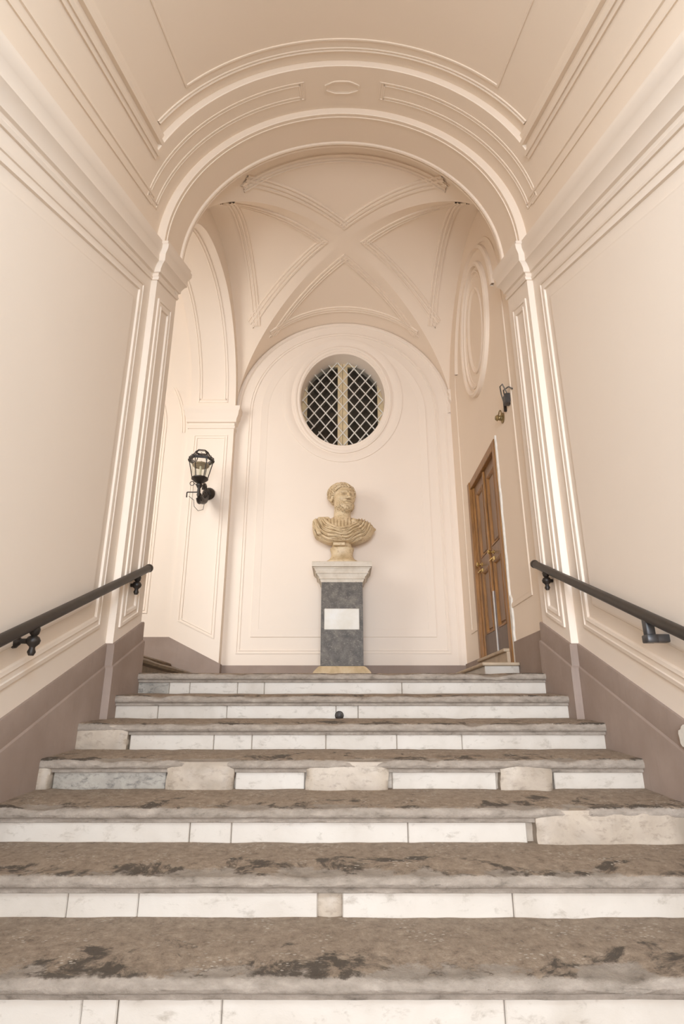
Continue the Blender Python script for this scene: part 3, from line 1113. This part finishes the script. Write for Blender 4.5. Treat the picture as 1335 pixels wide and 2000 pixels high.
for fam, sg in ((0, 1), (1, -1)):
    for k in range(-9, 10):
        x0 = 0.015 + DXL * k
        r_ = clip_bar(x0, 4.17, sg * DXL, DZL)
        if r_ is None:
            continue
        segs = [r_]
        if fam == 1 and k == -4:
            segs = [(r_[0], -1.9), (-1.55, r_[1])] if r_[0] < -1.95 else [r_]
        for t0, t1 in segs:
            mb = MB()
            y = YL + 0.007 * fam
            mb.tube([(x0 + sg * DXL * t, y, 4.17 + DZL * t) for t in (t0, t1)], 0.0092, 6)
            mb.build('lattice_bar', LATT, win)
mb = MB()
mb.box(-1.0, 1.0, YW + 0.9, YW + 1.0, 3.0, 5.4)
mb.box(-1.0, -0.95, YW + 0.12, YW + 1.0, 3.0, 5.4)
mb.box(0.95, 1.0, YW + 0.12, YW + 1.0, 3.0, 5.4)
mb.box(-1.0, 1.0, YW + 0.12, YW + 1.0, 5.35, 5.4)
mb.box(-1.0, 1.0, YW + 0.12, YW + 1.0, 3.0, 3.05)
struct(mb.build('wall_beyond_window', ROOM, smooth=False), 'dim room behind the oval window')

# ------------------------------------------------------------------ handrails
for side_, sg in (('left', -1), ('right', 1)):
    wr = 0.605 if sg < 0 else 0.638
    xr = sg * 1.505
    hr = thing('handrail', 'round dark iron handrail with one square plate bracket, on the right wall' if sg > 0 else 'round dark iron handrail with two ringed brackets, on the left wall by the lantern', 'handrail',
               (sg * 1.55, 2.5, wr + sl(2.5)))
    ye = 4.545
    mb = MB()
    R0 = 0.0285
    ps = [(xr, y, wr + sl(y)) for y in (YS + 0.3, 1.0, 2.5, ye)]
    mb.tube(ps, R0, 16)
    rail = mb.build('rail', RAILM, hr, angle=60)
    mb = MB()
    t = Vector((0, 1, M)).normalized()
    mb.lathe([(0.0285, -0.01), (0.032, 0.0), (0.033, 0.02), (0.028, 0.036), (0.014, 0.043)], (xr, ye, wr + sl(ye)), 16, t)
    mb.build('end_cap', RAILM, hr, angle=60)
    blist = [(4.33, 'ring', 1.55), (2.965, 'ring' if sg < 0 else 'plate', 1.6)] + [(1.5, 'ring', 1.6), (0.1, 'ring', 1.6)]
    for yb_, kind_, xw in blist:
        zc = wr + sl(yb_)
        mb = MB()
        xwall = sg * xw
        if kind_ == 'ring':
            # post below the rail, ball, finial, arm to a wall rose
            mb.lathe([(0.012, -0.145), (0.020, -0.128), (0.014, -0.112), (0.014, -0.104), (0.030, -0.088), (0.034, -0.072), (0.026, -0.056), (0.014, -0.050), (0.022, -0.040), (0.026, -0.02), (0.02, 0.0)], (xr, yb_, zc - 0.012), 14)
            mb.lathe([(0.020, 0), (0.026, 0.010), (0.014, 0.018), (0.012, 0.06), (0.02, 0.066), (0.026, 0.076), (0.034, 0.082), (0.036, 0.10)], (xr, yb_, zc - 0.088), 14, (sg, 0, 0))
            mb.build('bracket', IRON, hr, angle=45)
        else:
            mb.bbox(xr - 0.022, xr + 0.022, yb_ - 0.02, yb_ + 0.02, zc - 0.105, zc - 0.012, 0.004)
            mb.bbox(min(xr, xwall) - 0.0, max(xr, xwall) + 0.0, yb_ - 0.028, yb_ + 0.028, zc - 0.128, zc - 0.09, 0.004)
            mb.bbox(min(xr, xr + sg * 0.0) - 0.028, xr + 0.028, yb_ - 0.03, yb_ + 0.03, zc - 0.129, zc - 0.091, 0.004)
            o = mb.build('bracket', GREYIRON, hr, angle=45)
            o['label'] = 'plain square plate bracket in grey iron'

# ------------------------------------------------------------------ pedestal
YPF = 7.33
ped = thing('pedestal', 'tall grey veined marble pedestal with pale moulded cap, carrying the bust', 'pedestal', (0, 7.6, 0))


def sq_prof(mb, prof, cx, cy):
    """square-plan moulded block: profile of (half width x, half depth y, z)"""
    rows = [[(cx - a, cy - b, z), (cx + a, cy - b, z), (cx + a, cy + b, z), (cx - a, cy + b, z)] for a, b, z in prof]
    b0 = len(mb.v)
    mb.grid(rows, close_v=True)
    mb.f.append(tuple(b0 + k for k in range(4))[::-1])
    mb.f.append(tuple(b0 + (len(rows) - 1) * 4 + k for k in range(4)))


PY = 7.585
mb = MB()
sq_prof(mb, [(0.258, 0.24, 0.245), (0.258, 0.24, 0.70), (0.256, 0.238, 1.285)], 0, PY)
mb.build('shaft', PSHAFT, ped)
mb = MB()
sq_prof(mb, [(0.260, 0.241, 1.283), (0.276, 0.246, 1.322), (0.286, 0.256, 1.323), (0.286, 0.256, 1.338), (0.280, 0.250, 1.340), (0.318, 0.258, 1.390), (0.330, 0.268, 1.391),
             (0.330, 0.268, 1.402), (0.320, 0.260, 1.405), (0.350, 0.266, 1.456), (0.362, 0.274, 1.457), (0.362, 0.274, 1.466), (0.352, 0.264, 1.469), (0.358, 0.268, 1.474), (0.376, 0.282, 1.476), (0.377, 0.283, 1.533), (0.370, 0.276, 1.543)], 0, PY)
mb.build('cap', PCAP, ped, angle=20)
mb = MB()
sq_prof(mb, [(0.355, 0.272, 0.0), (0.355, 0.272, 0.12), (0.345, 0.27, 0.19), (0.335, 0.265, 0.205), (0.305, 0.258, 0.235), (0.292, 0.252, 0.25), (0.270, 0.245, 0.262), (0.258, 0.24, 0.266)], 0, PY)
mb.build('base', PBASE, ped, angle=20)
mb = MB()
mb.bbox(-0.216, 0.212, PY - 0.252, PY - 0.235, 0.695, 0.952, 0.006)
o = mb.build('plaque', PLAQUE, ped)
o['label'] = 'blank white marble plaque let into the shaft'

# ------------------------------------------------------------------ bust (sculpted as a distance field, meshed by surface nets)
H = 0.0062
gx = np.arange(-0.47, 0.50, H)
gy = np.arange(-0.30, 0.26, H)
gz = np.arange(0.235, 1.20, H)
X, Y, Z = np.meshgrid(gx, gy, gz, indexing='ij')
X = X.astype(np.float32)
Y = Y.astype(np.float32)
Z = Z.astype(np.float32)


def ell(x, y, z, c, r):
    px, py, pz = x - c[0], y - c[1], z - c[2]
    k0 = np.sqrt((px / r[0]) ** 2 + (py / r[1]) ** 2 + (pz / r[2]) ** 2) + 1e-6
    k1 = np.sqrt((px / r[0] ** 2) ** 2 + (py / r[1] ** 2) ** 2 + (pz / r[2] ** 2) ** 2) + 1e-6
    return k0 * (k0 - 1) / k1


def cap(x, y, z, a, b, ra, rb):
    ab = np.array(b) - np.array(a)
    t = np.clip(((x - a[0]) * ab[0] + (y - a[1]) * ab[1] + (z - a[2]) * ab[2]) / (ab @ ab), 0, 1)
    return np.sqrt((x - a[0] - ab[0] * t) ** 2 + (y - a[1] - ab[1] * t) ** 2 + (z - a[2] - ab[2] * t) ** 2) - (ra + (rb - ra) * t)


def smin(a, b, k):
    h = np.clip(0.5 + 0.5 * (b - a) / k, 0, 1)
    return b + (a - b) * h - k * h * (1 - h)


def smax(a, b, k):
    return -smin(-a, -b, k)


yaw = math.radians(27)
# head frame: u to the sitter's left (image right), f towards the face
u_ = X * math.cos(yaw) + Y * math.sin(yaw)
f_ = X * math.sin(yaw) - Y * math.cos(yaw)
zz = Z
u_ = u_ + 0.0
head = ell(u_, f_, zz, (0, -0.015, 0.995), (0.166, 0.190, 0.155))
head = smin(head, ell(u_, f_, zz, (0, 0.060, 0.900), (0.132, 0.125, 0.150)), 0.04)
head = smin(head, ell(u_, f_, zz, (0, 0.060, 0.815), (0.122, 0.110, 0.080)), 0.04)
head = smin(head, ell(u_, f_, zz, (0, 0.130, 0.775), (0.062, 0.055, 0.045)), 0.04)
# cheeks, brow
for s_ in (-1, 1):
    head = smin(head, ell(u_, f_, zz, (s_ * 0.080, 0.120, 0.905), (0.045, 0.045, 0.040)), 0.035)
    head = smax(head, -ell(u_, f_, zz, (s_ * 0.062, 0.196, 0.950), (0.043, 0.050, 0.026)), 0.014)
    head = smin(head, ell(u_, f_, zz, (s_ * 0.060, 0.128, 0.950), (0.033, 0.030, 0.023)), 0.005)
    head = smin(head, ell(u_, f_, zz, (s_ * 0.060, 0.142, 0.970), (0.040, 0.022, 0.007)), 0.007)
    head = smin(head, ell(u_, f_, zz, (s_ * 0.060, 0.140, 0.931), (0.034, 0.020, 0.006)), 0.006)
    head = smax(head, -ell(u_, f_, zz, (s_ * 0.060, 0.160, 0.951), (0.010, 0.010, 0.010)), 0.004)
    head = smin(head, cap(u_, f_, zz, (s_ * 0.022, 0.178, 0.985), (s_ * 0.098, 0.140, 0.996), 0.018, 0.014), 0.018)
head = smin(head, cap(u_, f_, zz, (0, 0.172, 0.985), (0, 0.220, 0.898), 0.016, 0.020), 0.014)
for s_ in (-1, 1):
    head = smin(head, ell(u_, f_, zz, (s_ * 0.024, 0.202, 0.890), (0.018, 0.022, 0.015)), 0.010)
head = smin(head, ell(u_, f_, zz, (0, 0.174, 0.856), (0.046, 0.022, 0.011)), 0.010)
head = smin(head, ell(u_, f_, zz, (0, 0.174, 0.834), (0.036, 0.022, 0.011)), 0.010)
head = smax(head, -ell(u_, f_, zz, (0, 0.198, 0.845), (0.044, 0.020, 0.005)), 0.006)
for s_ in (-1, 1):
    head = smin(head, ell(u_, f_, zz, (s_ * 0.158, -0.005, 0.925), (0.022, 0.040, 0.055)), 0.010)
    head = smax(head, -ell(u_, f_, zz, (s_ * 0.180, 0.006, 0.930), (0.012, 0.020, 0.032)), 0.008)
# furrow between the brows
head = smax(head, -cap(u_, f_, zz, (0, 0.200, 0.980), (0, 0.192, 1.015), 0.010, 0.004), 0.010)
# hair cap with a hairline across the forehead and down past the ears
hair = ell(u_, f_, zz, (0, -0.018, 1.005), (0.188, 0.198, 0.160))
line_ = (zz - 1.062) + np.clip((np.abs(u_) - 0.085) / 0.06, 0, 1) * 0.06 + np.clip((0.075 - f_) / 0.05, 0, 1) * 0.40
hair = smax(hair, -line_, 0.020)
hair = smax(hair, -(zz - 0.895 - 0.05 * np.clip(f_ / 0.05, -0.6, 1)), 0.02)
near = np.abs(hair) < 0.05
hp = np.stack([u_[near], f_[near], zz[near]], 1)
rg = np.random.RandomState(3)
cs = rg.normal(size=(230, 3))
cs /= np.linalg.norm(cs, axis=1)[:, None]
cs = cs * np.array((0.182, 0.200, 0.160)) + np.array((0, -0.022, 1.005))
best = np.full(len(hp), 9.0, np.float32)
for c in cs:
    best = np.minimum(best, np.sqrt(((hp - c) ** 2).sum(1)))
hair[near] -= 0.010 * np.cos(best / 0.030 * 2 * math.pi) * np.exp(-(best / 0.045) ** 2) + 0.004
head = smin(head, hair, 0.010)
# short curled beard
be = smin(ell(u_, f_, zz, (0, 0.070, 0.812), (0.136, 0.122, 0.088)), ell(u_, f_, zz, (0, 0.128, 0.775), (0.075, 0.068, 0.056)), 0.03)
be = smax(be, (zz - 0.836) - np.clip((np.abs(u_) - 0.055) / 0.05, 0, 1) * 0.10, 0.012)
near = np.abs(be) < 0.035
hp = np.stack([u_[near], f_[near], zz[near]], 1)
cs = rg.uniform((-0.15, -0.02, 0.71), (0.15, 0.22, 0.93), (420, 3))
best = np.full(len(hp), 9.0, np.float32)
for c in cs:
    best = np.minimum(best, np.sqrt(((hp - c) ** 2).sum(1)))
be[near] -= 0.008 * np.cos(best / 0.020 * 2 * math.pi) * np.exp(-(best / 0.03) ** 2)
head = smin(head, be, 0.008)
head = smin(head, cap(u_, f_, zz, (-0.05, 0.168, 0.862), (0.05, 0.168, 0.862), 0.014, 0.014), 0.010)
# neck
neck = cap(X, Y, Z, (0.0, 0.0, 0.56), (0.005, 0.0, 0.82), 0.122, 0.106)
body = smin(head, neck, 0.025)
# torso cut to the classical bust outline
tor = ell(X, Y, Z, (0.01, 0.03, 0.475), (0.405, 0.185, 0.185))
tor = smin(tor, ell(X, Y, Z, (0.0, -0.035, 0.43), (0.285, 0.180, 0.170)), 0.06)
tor = smin(tor, ell(X, Y, Z, (0.0, 0.0, 0.580), (0.225, 0.130, 0.085)), 0.06)
tor = smin(tor, ell(X, Y, Z, (-0.285, 0.0, 0.545), (0.105, 0.12, 0.095)), 0.05)
tor = smin(tor, ell(X, Y, Z, (0.270, 0.0, 0.535), (0.130, 0.12, 0.085)), 0.05)
tor = smin(tor, cap(X, Y, Z, (0.33, 0.02, 0.50), (0.435, 0.03, 0.515), 0.09, 0.018), 0.04)
# drapery: swags hanging from both shoulders round the neck
fr = np.clip((-Y + 0.02) / 0.10, 0, 1)
rad = np.sqrt((X * 1.02) ** 2 + ((Z - 0.705) * 1.0) ** 2) + 0.10 * np.clip(0.66 - Z, 0, 1) * np.where(X > 0, 0.25, 0.0)
wob = 0.006 * np.sin(X * 23 + Z * 9)
fold = np.sin((rad + wob) / 0.044 * 2 * math.pi) + 0.45 * np.sin((rad + wob * 2) / 0.019 * 2 * math.pi + X * 7)
env = np.clip((rad - 0.215) / 0.03, 0, 1) * np.clip((0.47 - rad) / 0.05, 0, 1)
tor = tor - (0.011 * fold + 0.010) * env * fr
# tunic pleats below the neck
pl_ = np.clip((rad - 0.10) / 0.03, 0, 1) * np.clip((0.225 - rad) / 0.02, 0, 1) * fr
tor = tor - 0.006 * np.sin(X / 0.045 * 2 * math.pi) * pl_
# heavy roll of cloth on the left of the picture, folds radiating on the right
rl = np.clip((-X - 0.24) / 0.04, 0, 1)
tor = tor - 0.013 * np.sin((X * 0.9 + 0.25 * Z) / 0.055 * 2 * math.pi) * rl * np.clip((Z - 0.36) / 0.05, 0, 1)
rr_ = np.clip((X - 0.20) / 0.05, 0, 1)
ang = np.arctan2(Z - 0.62, X - 0.10)
tor = tor - 0.006 * np.sin(ang * 17) * rr_ * fr
for a, b, r0 in (((-0.35, -0.06, 0.60), (-0.30, -0.13, 0.42), 0.035), ((-0.24, -0.08, 0.625), (-0.15, -0.165, 0.50), 0.026), ((-0.30, -0.05, 0.635), (-0.19, -0.02, 0.655), 0.030)):
    tor = smin(tor, cap(X, Y, Z, a, b, r0, r0 * 0.8), 0.018)
tor = smin(tor, ell(X, Y, Z, (0.155, -0.115, 0.590), (0.036, 0.028, 0.036)), 0.008)
tor = smax(tor, Y - 0.17, 0.03)
body = smin(body, tor, 0.022)
# broken arm ends
body = smax(body, -(Z - 0.292 - 0.9 * np.clip(np.abs(X + 0.0) - 0.25, 0, 1) * 0.6), 0.02)


def surface_nets(d, xs, ys, zs):
    nx, ny, nz_ = d.shape
    s = d < 0
    cnt = np.zeros((nx - 1, ny - 1, nz_ - 1), np.int8)
    for i in (0, 1):
        for j in (0, 1):
            for k in (0, 1):
                cnt += s[i:nx - 1 + i, j:ny - 1 + j, k:nz_ - 1 + k]
    act = (cnt > 0) & (cnt < 8)
    idx = -np.ones(act.shape, np.int64)
    ii, jj, kk = np.nonzero(act)
    idx[ii, jj, kk] = np.arange(len(ii))
    acc = np.zeros((len(ii), 3))
    num = np.zeros(len(ii))
    cor = [(i, j, k) for i in (0, 1) for j in (0, 1) for k in (0, 1)]
    for a in cor:
        for ax in range(3):
            if a[ax]:
                continue
            b = list(a)
            b[ax] = 1
            da = d[ii + a[0], jj + a[1], kk + a[2]]
            db = d[ii + b[0], jj + b[1], kk + b[2]]
            m_ = (da < 0) != (db < 0)
            t = np.where(m_, da / np.where(m_, da - db, 1), 0)
            p = np.zeros((len(ii), 3))
            for q in range(3):
                p[:, q] = a[q]
            p[:, ax] = t
            acc += p * m_[:, None]
            num += m_
    P = acc / num[:, None] + np.stack([ii, jj, kk], 1)
    st_ = np.array((xs[1] - xs[0], ys[1] - ys[0], zs[1] - zs[0]))
    V = P * st_ + np.array((xs[0], ys[0], zs[0]))
    quads = []
    for ax in range(3):
        o1, o2 = [(1, 2), (2, 0), (0, 1)][ax]
        sl0 = [slice(None)] * 3
        sl1 = [slice(None)] * 3
        sl0[ax] = slice(0, -1)
        sl1[ax] = slice(1, None)
        e = s[tuple(sl0)] != s[tuple(sl1)]
        flip = s[tuple(sl0)]
        I = np.stack(np.nonzero(e), 1)
        ok = (I[:, o1] > 0) & (I[:, o2] > 0) & (I[:, o1] < d.shape[o1] - 1) & (I[:, o2] < d.shape[o2] - 1)
        I = I[ok]
        fl = flip[I[:, 0], I[:, 1], I[:, 2]]

        def at(d1, d2):
            J = I.copy()
            J[:, o1] -= d1
            J[:, o2] -= d2
            return idx[J[:, 0], J[:, 1], J[:, 2]]
        q = np.stack([at(1, 1), at(0, 1), at(0, 0), at(1, 0)], 1)
        q[~fl] = q[~fl][:, ::-1]
        quads.append(q)
    Q = np.concatenate(quads)
    return V, Q[(Q >= 0).all(1)]


V, Q = surface_nets(body, gx, gy, gz)
BZ, BY = 1.543, 7.60
bust = thing('marble_bust', 'aged cream marble bust of a bearded, draped man, head turned, on the pedestal', 'bust', (0, BY, BZ))
mb = MB()
mb.v = [tuple(p) for p in (V + np.array((0, BY, BZ)))]
mb.f = [tuple(q) for q in Q.tolist()]
fig = mb.build('figure', BUST, bust, origin=(0, BY, BZ), angle=80)
mb = MB()
so = [(0.215, 0.0), (0.217, 0.03), (0.214, 0.048), (0.195, 0.060), (0.165, 0.085), (0.148, 0.110), (0.140, 0.135), (0.141, 0.165), (0.148, 0.20), (0.158, 0.225), (0.152, 0.235), (0.135, 0.245), (0.12, 0.30)]
rows = []
for r_, h_ in so:
    ring = []
    for k in range(40):
        a = 2 * math.pi * k / 40
        c, s_ = math.cos(a), math.sin(a)
        e_ = 1.0 / (abs(c) ** 3.2 + abs(s_) ** 3.2) ** (1 / 3.2)
        ring.append((r_ * c * e_, BY + 0.85 * r_ * s_ * e_, BZ + h_))
    rows.append(ring)
mb.grid(rows, close_v=True)
mb.f.append(tuple(range(40))[::-1])
mb.build('socle', BUST, bust, origin=(0, BY, BZ), angle=40)
mb = MB()
mb.bbox(-0.115, 0.04, BY - 0.168, BY - 0.11, BZ + 0.245, BZ + 0.285, 0.006)
mb.build('index_tablet', BUST, bust)

# ------------------------------------------------------------------ wall lantern on the jamb
LX, LYC, LZB = -1.835, 7.17, 2.56
lan = thing('wall_lantern', 'black iron six-sided glass lantern on a scrolled bracket, on the left jamb', 'lantern', (LX, 7.5, 2.3))
hexa = [math.radians(60 * k + 12) for k in range(6)]


def hp_(r, z, k):
    return (LX + r * math.cos(hexa[k % 6]), LYC + r * math.sin(hexa[k % 6]), z)


zb_, zt_, zc_ = LZB + 0.05, LZB + 0.30, LZB + 0.42
rb_, rt_, rc_ = 0.098, 0.155, 0.080
for k in range(6):
    mb = MB()
    mb.tube([hp_(rb_, zb_, k), hp_(rt_, zt_, k)], 0.0062, 6)
    mb.build('corner_bar', IRON, lan)
    mb = MB()
    mb.tube([hp_(rt_ - 0.01, zt_ + 0.01, k), hp_(rc_, zc_, k)], 0.0055, 6)
    mb.build('roof_bar', IRON, lan)
    a, b = hp_(rb_ * 0.985, zb_, k), hp_(rb_ * 0.985, zb_, k + 1)
    c, d = hp_(rt_ * 0.985, zt_, k + 1), hp_(rt_ * 0.985, zt_, k)
    cen = Vector((LX, LYC, 0))
    mb = MB()
    inn = [tuple(Vector(p) + (Vector((LX, LYC, p[2])) - Vector(p)) * 0.02) for p in (a, b, c, d)]
    mb.add([a, b, c, d] + inn, [(0, 1, 2, 3), (7, 6, 5, 4), (0, 4, 5, 1), (1, 5, 6, 2), (2, 6, 7, 3), (3, 7, 4, 0)])
    mb.build('glass_pane', GLASS, lan, smooth=False)
    # pierced crest over each side of the rim
    mb = MB()
    p0, p1 = Vector(hp_(rt_ + 0.006, zt_, k)), Vector(hp_(rt_ + 0.006, zt_, k + 1))
    out = ((p0 + p1) / 2 - Vector((LX, LYC, zt_))).normalized()
    mb.tube([p0, p1], 0.012, 6)
    mb.tube([p0 - Vector((0, 0, 0.016)), p1 - Vector((0, 0, 0.016))], 0.008, 6)
    for q in range(5):
        cc = p0.lerp(p1, (q + 0.5) / 5) + Vector((0, 0, 0.024 + (0.008 if q == 2 else 0)))
        tdir = (p1 - p0).normalized()
        mb.tube([cc + tdir * 0.012 * math.cos(w) + Vector((0, 0, 0.016 * math.sin(w))) for w in [2 * math.pi * e / 8 for e in range(9)]], 0.0042, 5)
    mb.build('crest', IRON, lan)
mb = MB()
mb.tube([hp_(rc_, zc_, k) for k in range(7)], 0.007, 6)
mb.tube([hp_(rc_ * 0.99, zc_ - 0.014, k) for k in range(7)], 0.005, 6)
mb.build('top_ring', IRON, lan)
mb = MB()
mb.lathe([(0.014, -0.075), (0.03, -0.06), (0.06, -0.045), (0.095, -0.016), (0.108, -0.004), (0.108, 0.010), (0.10, 0.014), (0.03, 0.016)], (LX, LYC, zb_ - 0.01), 18)
mb.build('bottom_bowl', IRON, lan)
mb = MB()
mb.lathe([(0.10, 0.0), (0.112, 0.012), (0.10, 0.03), (0.06, 0.036)], (LX, LYC, zb_ + 0.165), 18)
o = mb.build('reflector', simple('aged_tin_reflector', (0.45, 0.36, 0.24), 0.4, 0.5, 0.2, 20), lan)
o['label'] = 'tin reflector ring inside the lantern'
mb = MB()
mb.lathe([(0.022, 0), (0.022, 0.012), (0.015, 0.016), (0.015, 0.17), (0.010, 0.18)], (LX, LYC, zb_ + 0.004), 12)
mb.build('candle_tube', CANDLE, lan)
# bracket: baluster under the bowl, S-scroll back to a ball rose on the wall
mb = MB()
z0 = zb_ - 0.085
mb.lathe([(0.012, -0.16), (0.02, -0.13), (0.022, -0.10), (0.018, -0.06), (0.034, -0.03), (0.044, -0.012), (0.04, 0.0), (0.014, 0.004), (0.012, 0.03)], (LX, LYC, z0), 16)
sc1 = []
for i in range(25):
    t = i / 24
    sc1.append((LX, LYC + 0.02 + (YJ - 0.06 - LYC) * t, z0 - 0.13 - 0.10 * math.sin(math.pi * t) + 0.20 * t))
mb.tube(sc1, [0.030 + 0.016 * math.sin(math.pi * i / 24) for i in range(25)], 10)
sc2 = []
for i in range(30):
    a = -0.4 + 4.6 * i / 29
    r_ = 0.085 - 0.055 * i / 29
    sc2.append((LX + 0.004, LYC + 0.30 - r_ * math.cos(a), z0 + 0.045 + r_ * math.sin(a)))
mb.tube(sc2, [0.024 - 0.010 * i / 29 for i in range(30)], 8)
sc3 = []
for i in range(24):
    a = 3.6 + 4.4 * i / 23
    r_ = 0.075 - 0.045 * i / 23
    sc3.append((LX, LYC + 0.07 + r_ * math.cos(a), z0 - 0.155 + r_ * math.sin(a)))
mb.tube(sc3, [0.030 - 0.012 * i / 23 for i in range(24)], 8)
for i in range(5):
    mb.ball((LX + 0.01, LYC + 0.16 + 0.07 * i, z0 - 0.11 + 0.045 * i), 0.034 - 0.003 * abs(i - 2), 8, (0.8, 1.1, 1.2))
mb.build('scroll_bracket', IRON, lan, angle=60)
mb = MB()
mb.lathe([(0.085, 0), (0.09, 0.02), (0.075, 0.05), (0.05, 0.075), (0.02, 0.085)], (LX, YJ - 0.002, z0 + 0.075), 18, (0, -1, 0))
mb.build('wall_rose', IRON, lan)
mb = MB()
mb.tube([(LX - 0.02, LYC + 0.02, z0 - 0.10), (LX - 0.15, LYC + 0.02, z0 - 0.10), (LX - 0.155, LYC + 0.02, z0 - 0.105), (LX - 0.155, LYC + 0.02, z0 - 0.17)], 0.008, 6)
mb.build('side_hook', IRON, lan)
mb = MB()
mb.tube([(LX - 0.10 + 0.028 * math.cos(w), LYC + 0.02, z0 + 0.02 + 0.028 * math.sin(w)) for w in [2 * math.pi * e / 10 for e in range(11)]], 0.005, 5)
mb.tube([(LX - 0.072, LYC + 0.02, z0 + 0.02), (LX - 0.02, LYC + 0.01, z0 - 0.01)], 0.005, 5)
mb.build('side_ring', IRON, lan)
mb = MB()
mb.tube([(LX - 0.13, LYC + 0.03, z0 - 0.15), (LX - 0.08, LYC + 0.1, z0 - 0.18), (LX - 0.08, LYC + 0.14, z0 - 0.25), (LX - 0.04, LYC + 0.2, z0 - 0.29), (LX + 0.0, LYC + 0.3, z0 - 0.24), (LX + 0.0, LYC + 0.36, z0 - 0.10)], 0.004, 5)
mb.build('loose_cable', CABLE, lan)

# ------------------------------------------------------------------ broken lamp fixing high on the right wall
bl = thing('broken_lamp_bracket', 'broken iron bracket stubs with loose wires high on the right wall above the door', 'bracket', (1.6, 5.2, 2.4))
mb = MB()
mb.bbox(1.54, 1.605, 4.99, 5.09, 2.50, 2.60, 0.012)
mb.build('stub_block', GREYIRON, bl)
mb = MB()
mb.lathe([(0.05, 0), (0.055, 0.012), (0.03, 0.02), (0.022, 0.05), (0.034, 0.06), (0.02, 0.08)], (1.602, 5.32, 2.50), 12, (-1, 0, 0))
mb.tube([(1.57, 5.32 + 0.05 * math.cos(w), 2.53 + 0.05 * math.sin(w)) for w in [2 * math.pi * e / 10 for e in range(11)]], 0.006, 5)
mb.build('wall_rose', simple('tarnished_brass', (0.30, 0.21, 0.09), 0.45, 0.6, 0.35, 25), bl)
mb = MB()
mb.bbox(1.575, 1.605, 5.17, 5.20, 2.50, 2.60, 0.005)
mb.build('pin', IRON, bl)
mb = MB()
mb.tube([(1.56, 5.00, 2.60), (1.52, 4.98, 2.68), (1.52, 5.06, 2.70), (1.55, 5.14, 2.66), (1.57, 5.16, 2.60), (1.575, 5.12, 2.62), (1.55, 5.06, 2.66), (1.57, 4.96, 2.64), (1.60, 4.93, 2.60)], 0.007, 6)
mb.build('loose_wires', CABLE, bl)
